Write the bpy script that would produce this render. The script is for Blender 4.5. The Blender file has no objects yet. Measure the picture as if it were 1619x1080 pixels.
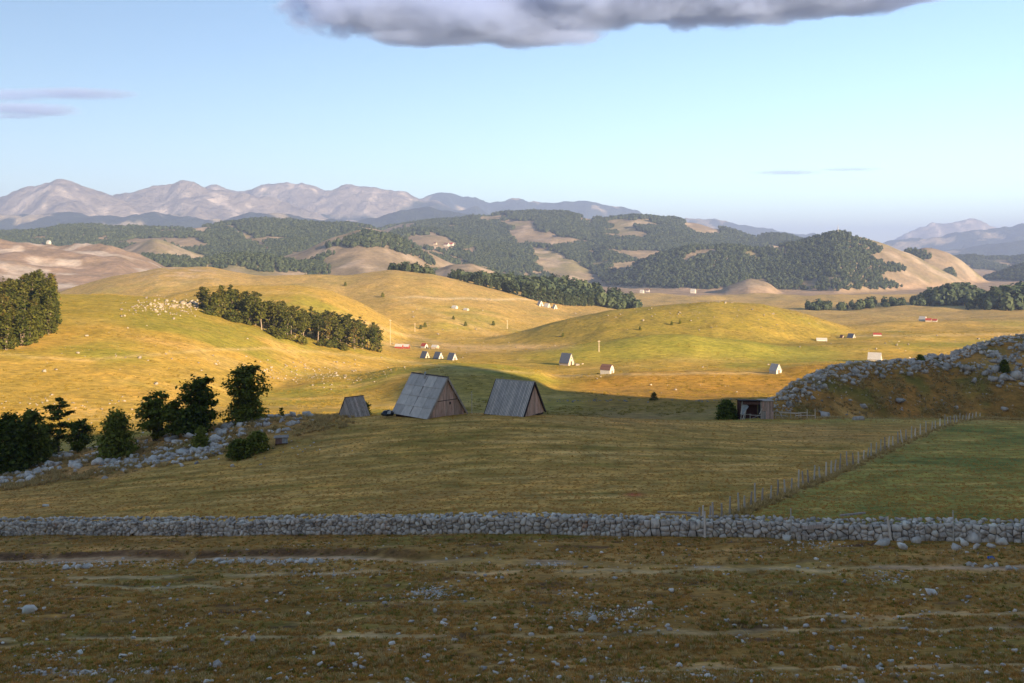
import bpy, bmesh, math, random
import numpy as np
from mathutils import Vector, Matrix

SC = bpy.context.scene
COL = SC.collection
R = math.radians
# ------------------------------------------------------------------ camera
F = 1574.0            # focal length in photograph pixels (35 mm on a 36 mm sensor)
CX, HY = 809.5, 400.0 # principal column, horizon row in photograph pixels
EYE = 20.0            # camera height (m); the meadow by the barns lies at z = 0
cam_d = bpy.data.cameras.new('camera')
cam_d.sensor_width = 36.0
cam_d.lens = 35.0
cam_d.shift_y = -(540.0 - HY) / 1619.0
cam_d.clip_start = 0.5
cam_d.clip_end = 80000
cam = bpy.data.objects.new('camera', cam_d)
cam.location = (0, 0, EYE)
cam.rotation_euler = (R(90), 0, 0)
COL.objects.link(cam)
SC.camera = cam
# ------------------------------------------------------------------ sky, sun, exposure
SUN_EL, SUN_AZ = R(15.0), R(140.0)    # azimuth clockwise from the view direction: from the right, a little behind
world = bpy.data.worlds.new('World')
SC.world = world
world.use_nodes = True
nt = world.node_tree
bg = nt.nodes['Background']
sky = nt.nodes.new('ShaderNodeTexSky')
sky.sky_type = 'NISHITA'
sky.sun_disc = False
sky.sun_elevation = SUN_EL
sky.sun_rotation = -SUN_AZ   # the sky node turns the other way round
sky.altitude = 1400
sky.air_density = 1.0
sky.dust_density = 0.0
sky.ozone_density = 1.6
nt.links.new(sky.outputs[0], bg.inputs[0])
bg.inputs[1].default_value = 0.066
sun_d = bpy.data.lights.new('sun', 'SUN')
sun_d.energy = 5.0
sun_d.angle = R(0.5)
sun_d.color = (1.0, 0.77, 0.50)
sun = bpy.data.objects.new('sun', sun_d)
S = Vector((math.cos(SUN_EL) * math.sin(SUN_AZ), math.cos(SUN_EL) * math.cos(SUN_AZ), math.sin(SUN_EL)))
sun.rotation_euler = S.to_track_quat('Z', 'Y').to_euler()
sun.location = (300, -200, 400)
COL.objects.link(sun)
vs = SC.view_settings
vs.view_transform = 'Standard'
vs.look = 'None'
vs.exposure = 1.72
vs.gamma = 1.0
vs.use_curve_mapping = False
SC.render.engine = 'CYCLES'
cy = SC.cycles
cy.use_denoising = True
cy.max_bounces = 6
cy.diffuse_bounces = 2
cy.glossy_bounces = 1
cy.transmission_bounces = 2
cy.transparent_max_bounces = 6
cy.volume_bounces = 3
cy.use_adaptive_sampling = True
cy.adaptive_threshold = 0.01
cy.denoising_input_passes = 'RGB_ALBEDO_NORMAL'
cy.denoising_prefilter = 'ACCURATE'

# ------------------------------------------------------------------ small helpers
def lk(o):
    COL.objects.link(o)
    return o

def tag(o, label=None, cat=None, group=None, kind=None):
    if label: o['label'] = label
    if cat: o['category'] = cat
    if group: o['group'] = group
    if kind: o['kind'] = kind
    return o

def empty(name, loc, rz=0.0):
    o = bpy.data.objects.new(name, None)
    o.empty_display_size = 0.3
    o.location = loc
    o.rotation_euler = (0, 0, rz)
    return lk(o)

def mesh_np(name, verts, faces):
    """verts (n,3); faces: (m,k) int array, all of one size"""
    me = bpy.data.meshes.new(name)
    verts = np.asarray(verts, np.float32)
    faces = np.asarray(faces, np.int32)
    m, k = faces.shape
    me.vertices.add(len(verts))
    me.vertices.foreach_set('co', verts.ravel())
    me.loops.add(m * k)
    me.loops.foreach_set('vertex_index', faces.ravel())
    me.polygons.add(m)
    me.polygons.foreach_set('loop_start', np.arange(0, m * k, k, dtype=np.int32))
    me.update(calc_edges=True)
    return me

def smooth(me, on=True):
    me.polygons.foreach_set('use_smooth', np.full(len(me.polygons), on))

def vcol(me, name, col):
    a = me.attributes.new(name, 'FLOAT_COLOR', 'POINT')
    c = np.ones((len(me.vertices), 4), np.float32)
    c[:, :3] = col
    a.data.foreach_set('color', c.ravel())

def add(name, me, mat=None, parent=None, loc=None):
    o = bpy.data.objects.new(name, me)
    if mat is not None and not me.materials:
        me.materials.append(mat)
    if parent is not None: o.parent = parent
    if loc is not None: o.location = loc
    return lk(o)

class MB:
    """collects boxes, prisms and tubes into one mesh"""
    def __init__(s): s.v = []; s.f = []
    def poly(s, pts, faces):
        n = len(s.v); s.v += [tuple(p) for p in pts]; s.f += [tuple(n + i for i in f) for f in faces]
    def box(s, c, d, rz=0.0, M=None):
        hx, hy, hz = d[0] / 2, d[1] / 2, d[2] / 2
        P = [Vector((x, y, z)) for z in (-hz, hz) for y in (-hy, hy) for x in (-hx, hx)]
        if M is None: M = Matrix.Rotation(rz, 3, 'Z')
        P = [M @ p + Vector(c) for p in P]
        s.poly(P, [(0, 2, 3, 1), (4, 5, 7, 6), (0, 1, 5, 4), (2, 6, 7, 3), (0, 4, 6, 2), (1, 3, 7, 5)])
    def bar(s, a, b, w, h, up=(0, 0, 1)):
        a, b = Vector(a), Vector(b); d = (b - a); L = d.length; d.normalize()
        x = d.cross(Vector(up))
        if x.length < 1e-4: x = Vector((1, 0, 0))
        x.normalize(); z = x.cross(d)
        M = Matrix((x, d, z)).transposed()
        s.box((a + b) / 2, (w, L, h), M=M)
    def tube(s, pts, rad, n=6, cap=True):
        base = len(s.v)
        for i, p in enumerate(pts):
            p = Vector(p)
            d = Vector(pts[min(i + 1, len(pts) - 1)]) - Vector(pts[max(i - 1, 0)])
            d.normalize()
            x = d.cross(Vector((0.31, 0.17, 0.93)))
            if x.length < 1e-3: x = d.cross(Vector((1, 0, 0)))
            x.normalize(); y = d.cross(x)
            r = rad[i] if hasattr(rad, '__len__') else rad
            for k in range(n):
                a = 2 * math.pi * k / n
                s.v.append(tuple(p + (x * math.cos(a) + y * math.sin(a)) * r))
        for i in range(len(pts) - 1):
            for k in range(n):
                a = base + i * n + k; b = base + i * n + (k + 1) % n
                s.f.append((a, b, b + n, a + n))
        if cap:
            s.f.append(tuple(base + k for k in range(n))[::-1])
            s.f.append(tuple(base + (len(pts) - 1) * n + k for k in range(n)))
    def mesh(s, name):
        me = bpy.data.meshes.new(name); me.from_pydata(s.v, [], s.f); me.update()
        return me
    def build(s, name, mat, parent=None, loc=None):
        return add(name, s.mesh(name), mat, parent, loc)

# ------------------------------------------------------------------ noise in numpy
def _hash(ix, iy, seed):
    h = (ix.astype(np.int64) * 374761393 + iy.astype(np.int64) * 668265263 + seed * 982451653) & 0xffffffff
    h = ((h ^ (h >> 13)) * 1274126177) & 0xffffffff
    h = h ^ (h >> 16)
    return h

def perlin(x, y, seed=0):
    x = np.asarray(x, float); y = np.asarray(y, float)
    ix = np.floor(x); iy = np.floor(y)
    fx = x - ix; fy = y - iy
    ux = fx * fx * fx * (fx * (fx * 6 - 15) + 10); uy = fy * fy * fy * (fy * (fy * 6 - 15) + 10)
    def g(dx, dy):
        a = _hash(ix + dx, iy + dy, seed) * (2 * math.pi / 4294967296.0)
        return np.cos(a) * (fx - dx) + np.sin(a) * (fy - dy)
    n00, n10, n01, n11 = g(0, 0), g(1, 0), g(0, 1), g(1, 1)
    a = n00 + ux * (n10 - n00); b = n01 + ux * (n11 - n01)
    return (a + uy * (b - a)) * 1.5

def fbm(x, y, seed=0, o=4, gain=0.5):
    s = 0.0; a = 1.0; f = 1.0
    for i in range(o):
        s = s + a * perlin(x * f + 17.3 * i, y * f - 9.1 * i, seed + i)
        a *= gain; f *= 2.03
    return s

def ridged(x, y, seed=0, o=4):
    s = 0.0; a = 1.0; f = 1.0
    for i in range(o):
        s = s + a * (1 - 2 * np.abs(perlin(x * f, y * f, seed + i)))
        a *= 0.5; f *= 2.1
    return s

def sst(a, b, x):
    t = np.clip((x - a) / (b - a), 0, 1)
    return t * t * (3 - 2 * t)
# ------------------------------------------------------------------ the lie of the land
# Depth t (m in front of the camera) and slope u = x / t; a row of the photograph at column px is a bearing.
def U(px): return (np.asarray(px, float) - CX) / F
def ZP(py, d): return EYE - (np.asarray(py, float) - HY) / F * np.asarray(d, float)

_cols = [-250, 0, 400, 800, 1200, 1619, 1870]
_rows = [  # depth, image row of the open ground there, per column
    (36, [1080, 1080, 1080, 1080, 1080, 1080, 1080]),
    (46, [1002, 995, 985, 975, 970, 966, 962]),
    (56, [935, 928, 915, 902, 895, 885, 880]),
    (66, [895, 888, 868, 843, 838, 828, 822]),
    (78, [853, 845, 822, 796, 790, 783, 780]),
    (95, [805, 795, 766, 740, 742, 736, 735]),
    (110, [778, 768, 715, 680, 704, 704, 705]),
    (122, [762, 752, 674, 642, 682, 684, 690]),
    (135, [756, 745, 650, 654, 666, 668, 680]),
    (150, [745, 738, 662, 690, 656, 658, 668]),
    (175, [724, 718, 685, 706, 690, 680, 676]),
    (205, [692, 688, 674, 690, 690, 680, 676]),
    (260, [650, 650, 643, 645, 642, 642, 642]),
    (330, [612, 612, 612, 612, 606, 606, 610]),
    (420, [588, 588, 584, 580, 574, 574, 580]),
    (540, [575, 570, 562, 557, 550, 546, 546]),
    (700, [550, 548, 540, 532, 528, 524, 524]),
    (950, [520, 520, 514, 506, 503, 503, 503]),
    (1500, [480, 480, 479, 478, 478, 478, 478]),
    (2600, [452] * 7),
]
def _build_base():
    rt = np.array([0.3, 8, 16, 24, 30] + [r[0] for r in _rows], float)
    Z = [[EYE - 1.65] * 7, [15.3] * 7, [11.7] * 7, [8.6] * 7, [6.4] * 7]
    Z += [list(ZP(r[1], r[0])) for r in _rows]
    Z = np.array(Z)
    uc = U(_cols)
    lt = np.log(rt + 10)
    gl = np.linspace(lt[0], lt[-1], 400); gu = np.linspace(uc[0], uc[-1], 160)
    A = np.stack([np.interp(gu, uc, Z[i]) for i in range(len(rt))])
    B = np.stack([np.interp(gl, lt, A[:, j]) for j in range(len(gu))], 1)
    def blur(M, k, ax):
        p = [(0, 0), (0, 0)]; p[ax] = (k, k)
        Mp = np.pad(M, p, mode='reflect', reflect_type='odd')
        return sum(np.take(Mp, range(i, i + M.shape[ax]), ax) for i in range(2 * k + 1)) / (2 * k + 1)
    for _ in range(2):
        B = blur(B, 3, 0); B = blur(B, 9, 1)
    return gl, gu, B
_gl, _gu, _B = _build_base()
def base_z(u, t):
    a = np.clip((np.log(t + 10) - _gl[0]) / (_gl[1] - _gl[0]), 0, len(_gl) - 1.001)
    b = np.clip((u - _gu[0]) / (_gu[1] - _gu[0]), 0, len(_gu) - 1.001)
    i = a.astype(int); j = b.astype(int); fa = a - i; fb = b - j
    return (_B[i, j] * (1 - fa) * (1 - fb) + _B[i + 1, j] * fa * (1 - fb) + _B[i, j + 1] * (1 - fa) * fb + _B[i + 1, j + 1] * fa * fb)

class Ridge:
    """a rounded hill: crest line (column, row) at a depth, falling to the front and the back"""
    def __init__(s, pts, D, sf, sb, w, end=0.5):
        pts = [p if len(p) == 3 else (p[0], p[1], D) for p in pts]
        px = np.array([p[0] for p in pts], float); py = np.array([p[1] for p in pts], float); d = np.array([p[2] for p in pts], float)
        s.u = U(px); s.D = d; s.z = ZP(py, d); s.sf, s.sb, s.w, s.end = sf, sb, w, end
        uu = np.linspace(s.u[0] - 0.02, s.u[-1] + 0.02, 400)
        zz = np.interp(uu, s.u, s.z); dd = np.interp(uu, s.u, s.D)
        k = max(1, int(400 * 0.012 / (uu[-1] - uu[0]) / 2)); k = min(k, 12)
        ker = np.ones(2 * k + 1) / (2 * k + 1)
        s.uu = uu
        s.zz = np.convolve(np.pad(zz, k, mode='edge'), ker, 'valid'); s.dd = np.convolve(np.pad(dd, k, mode='edge'), ker, 'valid')
    def h(s, u, t):
        z = np.interp(u, s.uu, s.zz); d = np.interp(u, s.uu, s.dd)
        o = np.maximum(0, np.maximum(s.uu[0] - u, u - s.uu[-1])) * d
        z = z - s.end * (np.sqrt(o * o + s.w * s.w) - s.w)
        q = t - d
        return z - np.where(q < 0, s.sf, s.sb) * (np.sqrt(q * q + s.w * s.w) - s.w)

NEAR = [
    # rocky hill on the right
    Ridge([(1120, 660, 152), (1220, 634, 158), (1258, 606, 165), (1330, 579, 176), (1440, 571, 186), (1500, 562, 192), (1560, 541, 196), (1619, 527, 200), (1720, 520, 205), (1850, 535, 210)], 0, .62, .35, 7),
    # lit hillside on the left
    Ridge([(-300, 462, 420), (0, 470, 440), (80, 467, 450), (170, 467, 455), (240, 471, 460), (310, 481, 462), (400, 503, 465), (500, 533, 470), (600, 556, 470), (660, 575, 470)], 0, .10, .10, 45, .3),
    # hill behind the stand of trees
    Ridge([(230, 474), (270, 463), (330, 452), (400, 450), (470, 449), (520, 460), (570, 482), (610, 505), (650, 530), (690, 552)], 680, .16, .16, 40, .4),
    # long hill behind
    Ridge([(40, 475), (100, 461), (180, 438), (250, 423), (330, 421), (400, 433), (470, 433), (540, 434), (620, 424), (680, 428), (740, 441), (800, 456), (860, 471), (920, 484), (980, 496)], 1000, .16, .2, 60, .3),
    Ridge([(670, 440), (720, 440), (760, 442), (830, 452), (900, 462), (960, 472), (1010, 487), (1040, 498)], 1150, .2, .2, 40, .4),
    Ridge([(690, 470), (760, 478), (840, 491), (900, 500)], 860, .12, .12, 40, .3),
    # round knoll right of the middle, and the lower mounds before it
    Ridge([(755, 545), (830, 523), (900, 501), (960, 487), (1040, 479), (1130, 476), (1200, 482), (1270, 498), (1330, 516), (1375, 532)], 640, .27, .2, 34, .4),
    Ridge([(800, 566), (860, 556), (930, 546), (1000, 538), (1090, 534), (1180, 543), (1250, 558), (1310, 574)], 480, .17, .2, 26, .4),
    Ridge([(900, 612), (930, 600), (1000, 590), (1100, 589), (1200, 590), (1260, 582), (1340, 576), (1500, 572), (1700, 570)], 335, .22, .12, 14, .3),
    Ridge([(560, 600), (620, 585), (700, 578), (780, 580), (850, 590), (880, 604)], 330, .12, .14, 20, .3),
    # gentle swells on the right
    Ridge([(1270, 545), (1340, 534), (1450, 530), (1600, 528), (1800, 528)], 600, .08, .10, 18, .2),
    Ridge([(1240, 556), (1300, 551), (1400, 548), (1600, 552), (1800, 552)], 500, .10, .12, 14, .2),
    Ridge([(1300, 518), (1400, 512), (1520, 511), (1700, 511)], 780, .08, .10, 20, .2),
]
# the hill beside and behind the camera whose evening shadow lies over the near meadow
_sa = np.array([S.x, S.y]) / math.hypot(S.x, S.y); _sp = np.array([-_sa[1], _sa[0]])
_occ_p = [-900, -400, -60, 20, 34, 53, 85, 116, 148, 160, 175, 190, 200, 208, 214, 232, 300, 450]
_occ_z = [60, 92, 92, 90, 85, 85, 81, 79, 80, 88, 94, 98, 98, 88, 66, 32, -15, -70]
def shade_hill(x, y):
    a = _sa[0] * x + _sa[1] * y; p = _sp[0] * x + _sp[1] * y
    z = np.interp(p, _occ_p, _occ_z)
    return z - .60 * (np.sqrt((a - 165) ** 2 + 20 ** 2) - 20)

def wall_depth(u): return np.interp(u, U([-250, 0, 400, 800, 1200, 1619, 1870]), [83, 77.5, 71.5, 66.5, 64, 60.5, 58])
def track_depth(u): return np.interp(u, U([-250, 0, 250, 500, 800, 1100, 1400, 1619, 1900]), [71.2, 67.8, 65.8, 63.2, 58.8, 57, 55.6, 55, 54])

def polar(x, y):
    r = np.hypot(x, y); az = np.arctan2(x, y)
    ac = np.clip(az, -0.66, 0.66)
    return np.tan(ac), np.maximum(r * np.cos(ac), 0.4), az, r

def HGT(x, y):
    x = np.asarray(x, float); y = np.asarray(y, float)
    u, t, az, r = polar(x, y)
    b = base_z(u, t)
    # behind the camera the slope goes on uphill
    wb = sst(1.15, 2.0, np.abs(az))
    b = b * (1 - wb) + (EYE - 1.65 + 0.12 * r) * wb
    k = 0.2 + 0.0028 * t
    hs = [b] + [g.h(u, t) for g in NEAR] + [shade_hill(x, y)]
    m = np.maximum.reduce(hs)
    z = m + k * np.log(sum(np.exp(np.clip((h - m) / k, -40, 0)) for h in hs))
    # relief of the turf: sheep terraces near by, hummocks and swells further off
    near = sst(4, 20, t) * (1 - sst(75, 110, t))
    fg = 1 - sst(-3, 0, t - wall_depth(u) - 1)
    z = z + near * fg * (0.16 * perlin(x * .05, y * .55, 3) + 0.10 * perlin(x * .25, y * .9, 4) + 0.05 * fbm(x * .9, y * 1.5, 5, 2))
    z = z + near * (1 - fg) * 0.03 * fbm(x * .3, y * .5, 6, 2)
    mid = sst(125, 230, t)
    z = z + mid * (0.5 * fbm(x / 45, y / 45, 7, 4) + 0.0035 * (np.minimum(t, 1500)) * fbm(x / 160, y / 160, 8, 4))
    # rocky hill: lumps
    rk = np.exp(-((t - 185) / 40.) ** 2) * sst(U(1200), U(1300), u)
    z = z + rk * 0.6 * fbm(x / 9, y / 9, 9, 3)
    # left outcrop: a low bank under the rocks
    lo = sst(U(560), U(440), u) * np.exp(-((t - 124) / 9.) ** 2)
    z = z + lo * (0.5 + 0.5 * fbm(x / 6, y / 6, 11, 3))
    # the cart track: a shallow cut with a bank on the far side
    q = t - track_depth(u) - 0.35 * perlin(u * 14, u * 0 + 3.3, 12)
    cut = sst(-2.6, -1.2, q) * (1 - sst(0.85, 1.35, q)) * (0.34 * (1 - sst(U(620), U(820), u)) + 0.06)
    z = z - cut
    return z

# grid of the ground sheet
def ground_grid():
    ui = np.linspace(-0.6, 0.6, 640)
    az_in = np.arctan(ui)
    out = np.linspace(az_in[-1], math.pi, 54)[1:]
    az = np.concatenate([-out[::-1], az_in, out])
    inner = np.linspace(0.6, 24, 16)
    rr = np.concatenate([inner, np.exp(np.linspace(math.log(25), math.log(52), 95)), np.linspace(52.2, 73, 105), np.exp(np.linspace(math.log(73.4), math.log(150), 110)), np.exp(np.linspace(math.log(150.7), math.log(1900), 300))])
    return az, rr
AZ, RR = ground_grid()
_A, _RR = np.meshgrid(AZ, RR)          # rows: radius
# inside the view the rows follow depth, outside they follow radius
_ac = np.clip(_A, -0.66, 0.66)
_RAD = _RR / np.cos(_ac)
GX = _RAD * np.sin(_A); GY = _RAD * np.cos(_A)
GZ = HGT(GX, GY)
GU, GT, _, _ = polar(GX, GY)
GPX = CX + GU * F
GPY = HY + (EYE - GZ) / GT * F

_i0 = int(np.searchsorted(AZ, -0.5405)); _i1 = int(np.searchsorted(AZ, 0.5405))
_vis_u = GU[0, _i0:_i1 + 1]
_cm = np.minimum.accumulate(np.where(GT[:, _i0:_i1 + 1] < 20, 5000, GPY[:, _i0:_i1 + 1]), 0)
def hit(px, py, tmin=0.0):
    """first ground point seen at a place of the photograph: (x, y, z)"""
    u = float(U(px)); c = int(round(np.interp(u, _vis_u, np.arange(len(_vis_u)))))
    col = GPY[:, _i0 + c]; tt = GT[:, _i0 + c]
    ok = np.nonzero((col <= py) & (tt > max(20, tmin)))[0]
    if len(ok) == 0: return None
    i = ok[0]
    t = tt[i]
    if i > 0 and col[i - 1] > py: t = tt[i - 1] + (tt[i] - tt[i - 1]) * (col[i - 1] - py) / (col[i - 1] - col[i])
    x = u * t
    return Vector((x, t, float(HGT(x, t))))
def hit_near(px, py, t0, t1):
    """the ground point nearest to that row within a span of depth (the brow when the row lies above it)"""
    u = float(U(px)); t = np.linspace(t0, t1, 160); z = HGT(u * t, t); row = HY + (EYE - z) / t * F
    ok = np.nonzero(row <= py)[0]
    i = ok[0] if len(ok) else int(np.argmin(row))
    return Vector((u * t[i], t[i], float(z[i])))
def at(px, d, dz=0.0):
    x = float(U(px)) * d
    return Vector((x, d, float(HGT(x, d)) + dz))
def hits(pxs, pys, tmin=0.0, jit=0.0, rng=None):
    """many places at once -> (n,3) array"""
    uu = []; tt_ = []
    for px, py in zip(pxs, pys):
        u = float(U(px)); c = int(round(np.interp(u, _vis_u, np.arange(len(_vis_u)))))
        col = GPY[:, _i0 + c]; tt = GT[:, _i0 + c]
        ok = np.nonzero((col <= py) & (tt > max(20, tmin)))[0]
        if len(ok) == 0: continue
        i = ok[0]; t = tt[i]
        if i > 0 and col[i - 1] > py: t = tt[i - 1] + (tt[i] - tt[i - 1]) * (col[i - 1] - py) / (col[i - 1] - col[i])
        if jit: t = t + rng.uniform(-jit, jit)
        uu.append(u); tt_.append(t)
    uu = np.array(uu); tt_ = np.array(tt_)
    return np.stack([uu * tt_, tt_, HGT(uu * tt_, tt_)], 1)

def grid_faces(nr, nc):
    i = np.arange(nr - 1)[:, None] * nc + np.arange(nc - 1)[None, :]
    i = i.ravel()
    return np.stack([i, i + 1, i + nc + 1, i + nc], 1)
# ------------------------------------------------------------------ materials
def new_mat(name):
    m = bpy.data.materials.new(name); m.use_nodes = True
    n = m.node_tree; n.nodes.clear()
    out = n.nodes.new('ShaderNodeOutputMaterial')
    return m, n, out
def N(n, t, **kw):
    x = n.nodes.new(t)
    for k, v in kw.items(): setattr(x, k, v)
    return x
def noise(n, vec, scale, detail=4, rough=0.55):
    x = N(n, 'ShaderNodeTexNoise'); x.inputs['Scale'].default_value = scale; x.inputs['Detail'].default_value = detail; x.inputs['Roughness'].default_value = rough
    if vec is not None: n.links.new(vec, x.inputs['Vector'])
    return x.outputs['Fac']
def ramp(n, fac, stops):
    x = N(n, 'ShaderNodeValToRGB')
    e = x.color_ramp.elements
    while len(e) < len(stops): e.new(0.5)
    for i, (p, c) in enumerate(stops):
        e[i].position = p
        e[i].color = (*c, 1) if len(c) == 3 else c
    n.links.new(fac, x.inputs[0])
    return x.outputs[0]
def mixc(n, a, b, fac, mode='MIX'):
    x = N(n, 'ShaderNodeMix', data_type='RGBA', blend_type=mode)
    for inp, v in ((x.inputs[0], fac), (x.inputs[6], a), (x.inputs[7], b)):
        if hasattr(v, 'links') or hasattr(v, 'is_linked'): n.links.new(v, inp)
        elif isinstance(v, (int, float)): inp.default_value = v
        else: inp.default_value = (*v, 1)
    return x.outputs[2]
def maths(n, op, a, b=None):
    x = N(n, 'ShaderNodeMath', operation=op)
    for i, v in enumerate((a, b)):
        if v is None: continue
        if isinstance(v, (int, float)): x.inputs[i].default_value = v
        else: n.links.new(v, x.inputs[i])
    return x.outputs[0]
def mapping(n, vec, scale):
    x = N(n, 'ShaderNodeMapping'); x.inputs['Scale'].default_value = scale; n.links.new(vec, x.inputs['Vector'])
    return x.outputs[0]
def principled(n, out, col, rough=0.9, spec=0.15, bump=None, bdist=0.1, bstr=0.5, metal=0.0):
    b = N(n, 'ShaderNodeBsdfPrincipled')
    if hasattr(col, 'is_linked'): n.links.new(col, b.inputs['Base Color'])
    else: b.inputs['Base Color'].default_value = (*col, 1)
    b.inputs['Roughness'].default_value = rough
    b.inputs['Specular IOR Level'].default_value = spec
    b.inputs['Metallic'].default_value = metal
    if bump is not None:
        k = N(n, 'ShaderNodeBump'); k.inputs['Strength'].default_value = bstr; k.inputs['Distance'].default_value = bdist
        n.links.new(bump, k.inputs['Height']); n.links.new(k.outputs[0], b.inputs['Normal'])
    n.links.new(b.outputs[0], out.inputs[0])
    return b

def mat_ground():
    m, n, out = new_mat('turf')
    at_ = N(n, 'ShaderNodeAttribute', attribute_name='col').outputs['Color']
    geo = N(n, 'ShaderNodeNewGeometry').outputs['Position']
    st = mapping(n, geo, (0.35, 1.0, 1.0))
    n1 = noise(n, st, 0.9, 6, 0.65)      # tussocks, about a metre
    n2 = noise(n, geo, 0.09, 5, 0.6)     # patches of ten metres
    n3 = noise(n, st, 6.0, 4, 0.6)       # blades
    f1 = ramp(n, n1, [(0.28, (.50, .50, .50)), (0.5, (1, 1, 1)), (0.72, (1.45, 1.38, 1.3))])
    f2 = ramp(n, n2, [(0.3, (.80, .84, .78)), (0.5, (1, 1, 1)), (0.7, (1.18, 1.1, 1.05))])
    f3 = ramp(n, n3, [(0.3, (.62, .64, .62)), (0.7, (1.35, 1.32, 1.3))])
    c = mixc(n, at_, f1, 0.8, 'MULTIPLY')
    c = mixc(n, c, f2, 1.0, 'MULTIPLY')
    n4 = noise(n, geo, 0.33, 7, 0.72)     # hummocks of a few metres
    f4 = ramp(n, n4, [(0.3, (.60, .62, .58)), (0.5, (1, 1, 1)), (0.7, (1.32, 1.26, 1.2))])
    c = mixc(n, c, f3, 0.7, 'MULTIPLY')
    c = mixc(n, c, f4, 0.9, 'MULTIPLY')
    h = maths(n, 'ADD', maths(n, 'ADD', n1, maths(n, 'MULTIPLY', n3, 0.25)), maths(n, 'MULTIPLY', n4, 2.2))
    principled(n, out, c, 0.95, 0.05, h, 0.22, 0.6)
    return m
def mat_hills():
    m, n, out = new_mat('far_hill_grass')
    at_ = N(n, 'ShaderNodeAttribute', attribute_name='col').outputs['Color']
    geo = N(n, 'ShaderNodeNewGeometry').outputs['Position']
    n1 = noise(n, geo, 0.02, 8, 0.65)
    n2 = noise(n, geo, 0.15, 4, 0.6)
    f1 = ramp(n, n1, [(0.3, (.7, .72, .7)), (0.5, (1, 1, 1)), (0.7, (1.25, 1.2, 1.2))])
    f2 = ramp(n, n2, [(0.3, (.8, .8, .8)), (0.7, (1.2, 1.2, 1.2))])
    c = mixc(n, mixc(n, at_, f1, 1.0, 'MULTIPLY'), f2, 1.0, 'MULTIPLY')
    principled(n, out, c, 0.95, 0.03, n1, 8.0, 0.5)
    return m
def mat_mountain():
    m, n, out = new_mat('mountain_rock')
    at_ = N(n, 'ShaderNodeAttribute', attribute_name='col').outputs['Color']
    geo = N(n, 'ShaderNodeNewGeometry').outputs['Position']
    n1 = noise(n, geo, 0.006, 9, 0.68)
    f1 = ramp(n, n1, [(0.32, (.62, .63, .66)), (0.5, (1, 1, 1)), (0.68, (1.3, 1.26, 1.2))])
    c = mixc(n, at_, f1, 1.0, 'MULTIPLY')
    principled(n, out, c, 0.95, 0.03, n1, 110.0, 0.9)
    return m
def mat_stone(name, base, dark, lichen=None, scale=2.0):
    m, n, out = new_mat(name)
    tc = N(n, 'ShaderNodeNewGeometry').outputs['Position']
    rnd = N(n, 'ShaderNodeObjectInfo').outputs['Random']
    isl = N(n, 'ShaderNodeNewGeometry').outputs['Random Per Island']
    n1 = noise(n, tc, scale, 6, 0.65)
    n2 = noise(n, tc, scale * 6, 4, 0.6)
    c = ramp(n, n1, [(0.3, dark), (0.52, base), (0.75, tuple(min(.8, b * 1.25) for b in base))])
    v = maths(n, 'ADD', maths(n, 'MULTIPLY', isl, 0.55), maths(n, 'MULTIPLY', rnd, 0.25))
    v = maths(n, 'ADD', v, 0.6)
    c = mixc(n, c, ramp(n, maths(n, 'MULTIPLY', v, 0.5), [(0.25, (.42, .42, .43)), (0.7, (1.38, 1.36, 1.32))]), 1.0, 'MULTIPLY')
    if lichen:
        n3 = noise(n, tc, scale * 0.35, 4, 0.6)
        k = ramp(n, n3, [(0.66, (0, 0, 0)), (0.72, (1, 1, 1))])
        c = mixc(n, c, lichen, k)
    principled(n, out, c, 0.9, 0.15, n2, 0.03, 0.6)
    return m
def mat_wood(name, a, b, scale=6.0, stretch=(1, 1, .12), rough=.85):
    m, n, out = new_mat(name)
    tc = N(n, 'ShaderNodeTexCoord').outputs['Object']
    rnd = N(n, 'ShaderNodeObjectInfo').outputs['Random']
    isl = N(n, 'ShaderNodeNewGeometry').outputs['Random Per Island']
    sv = mapping(n, tc, stretch)
    n1 = noise(n, sv, scale, 6, 0.7)
    c = ramp(n, n1, [(0.3, a), (0.7, b)])
    v = ramp(n, maths(n, 'MULTIPLY', maths(n, 'ADD', rnd, isl), 0.5), [(0.15, (.6, .57, .55)), (0.5, (1, 1, 1)), (0.85, (1.35, 1.3, 1.3))])
    c = mixc(n, c, v, 1.0, 'MULTIPLY')
    principled(n, out, c, rough, 0.2, n1, 0.02, 0.5)
    return m
def mat_sheet(name, a, b, rust=None, rough=0.55, metal=0.0, scale=1.5):
    m, n, out = new_mat(name)
    tc = N(n, 'ShaderNodeTexCoord').outputs['Object']
    rnd = N(n, 'ShaderNodeObjectInfo').outputs['Random']
    n1 = noise(n, mapping(n, tc, (1, 1, .3)), scale, 6, 0.65)
    c = ramp(n, n1, [(0.3, a), (0.7, b)])
    c = mixc(n, c, ramp(n, rnd, [(0, (.8, .8, .82)), (1, (1.18, 1.17, 1.15))]), 1.0, 'MULTIPLY')
    if rust:
        n3 = noise(n, tc, scale * 1.3, 6, 0.7)
        c = mixc(n, c, rust, ramp(n, n3, [(0.62, (0, 0, 0)), (0.75, (1, 1, 1))]))
    principled(n, out, c, rough, 0.1, n1, 0.02, 0.3, metal)
    return m
def mat_plain(name, c, rough=0.8, spec=0.2, var=0.25, scale=4.0):
    m, n, out = new_mat(name)
    tc = N(n, 'ShaderNodeTexCoord').outputs['Object']
    n1 = noise(n, tc, scale, 5, 0.6)
    c2 = ramp(n, n1, [(0.3, tuple(x * (1 - var) for x in c)), (0.7, tuple(min(.9, x * (1 + var)) for x in c))])
    principled(n, out, c2, rough, spec, n1, 0.01, 0.3)
    return m
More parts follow.
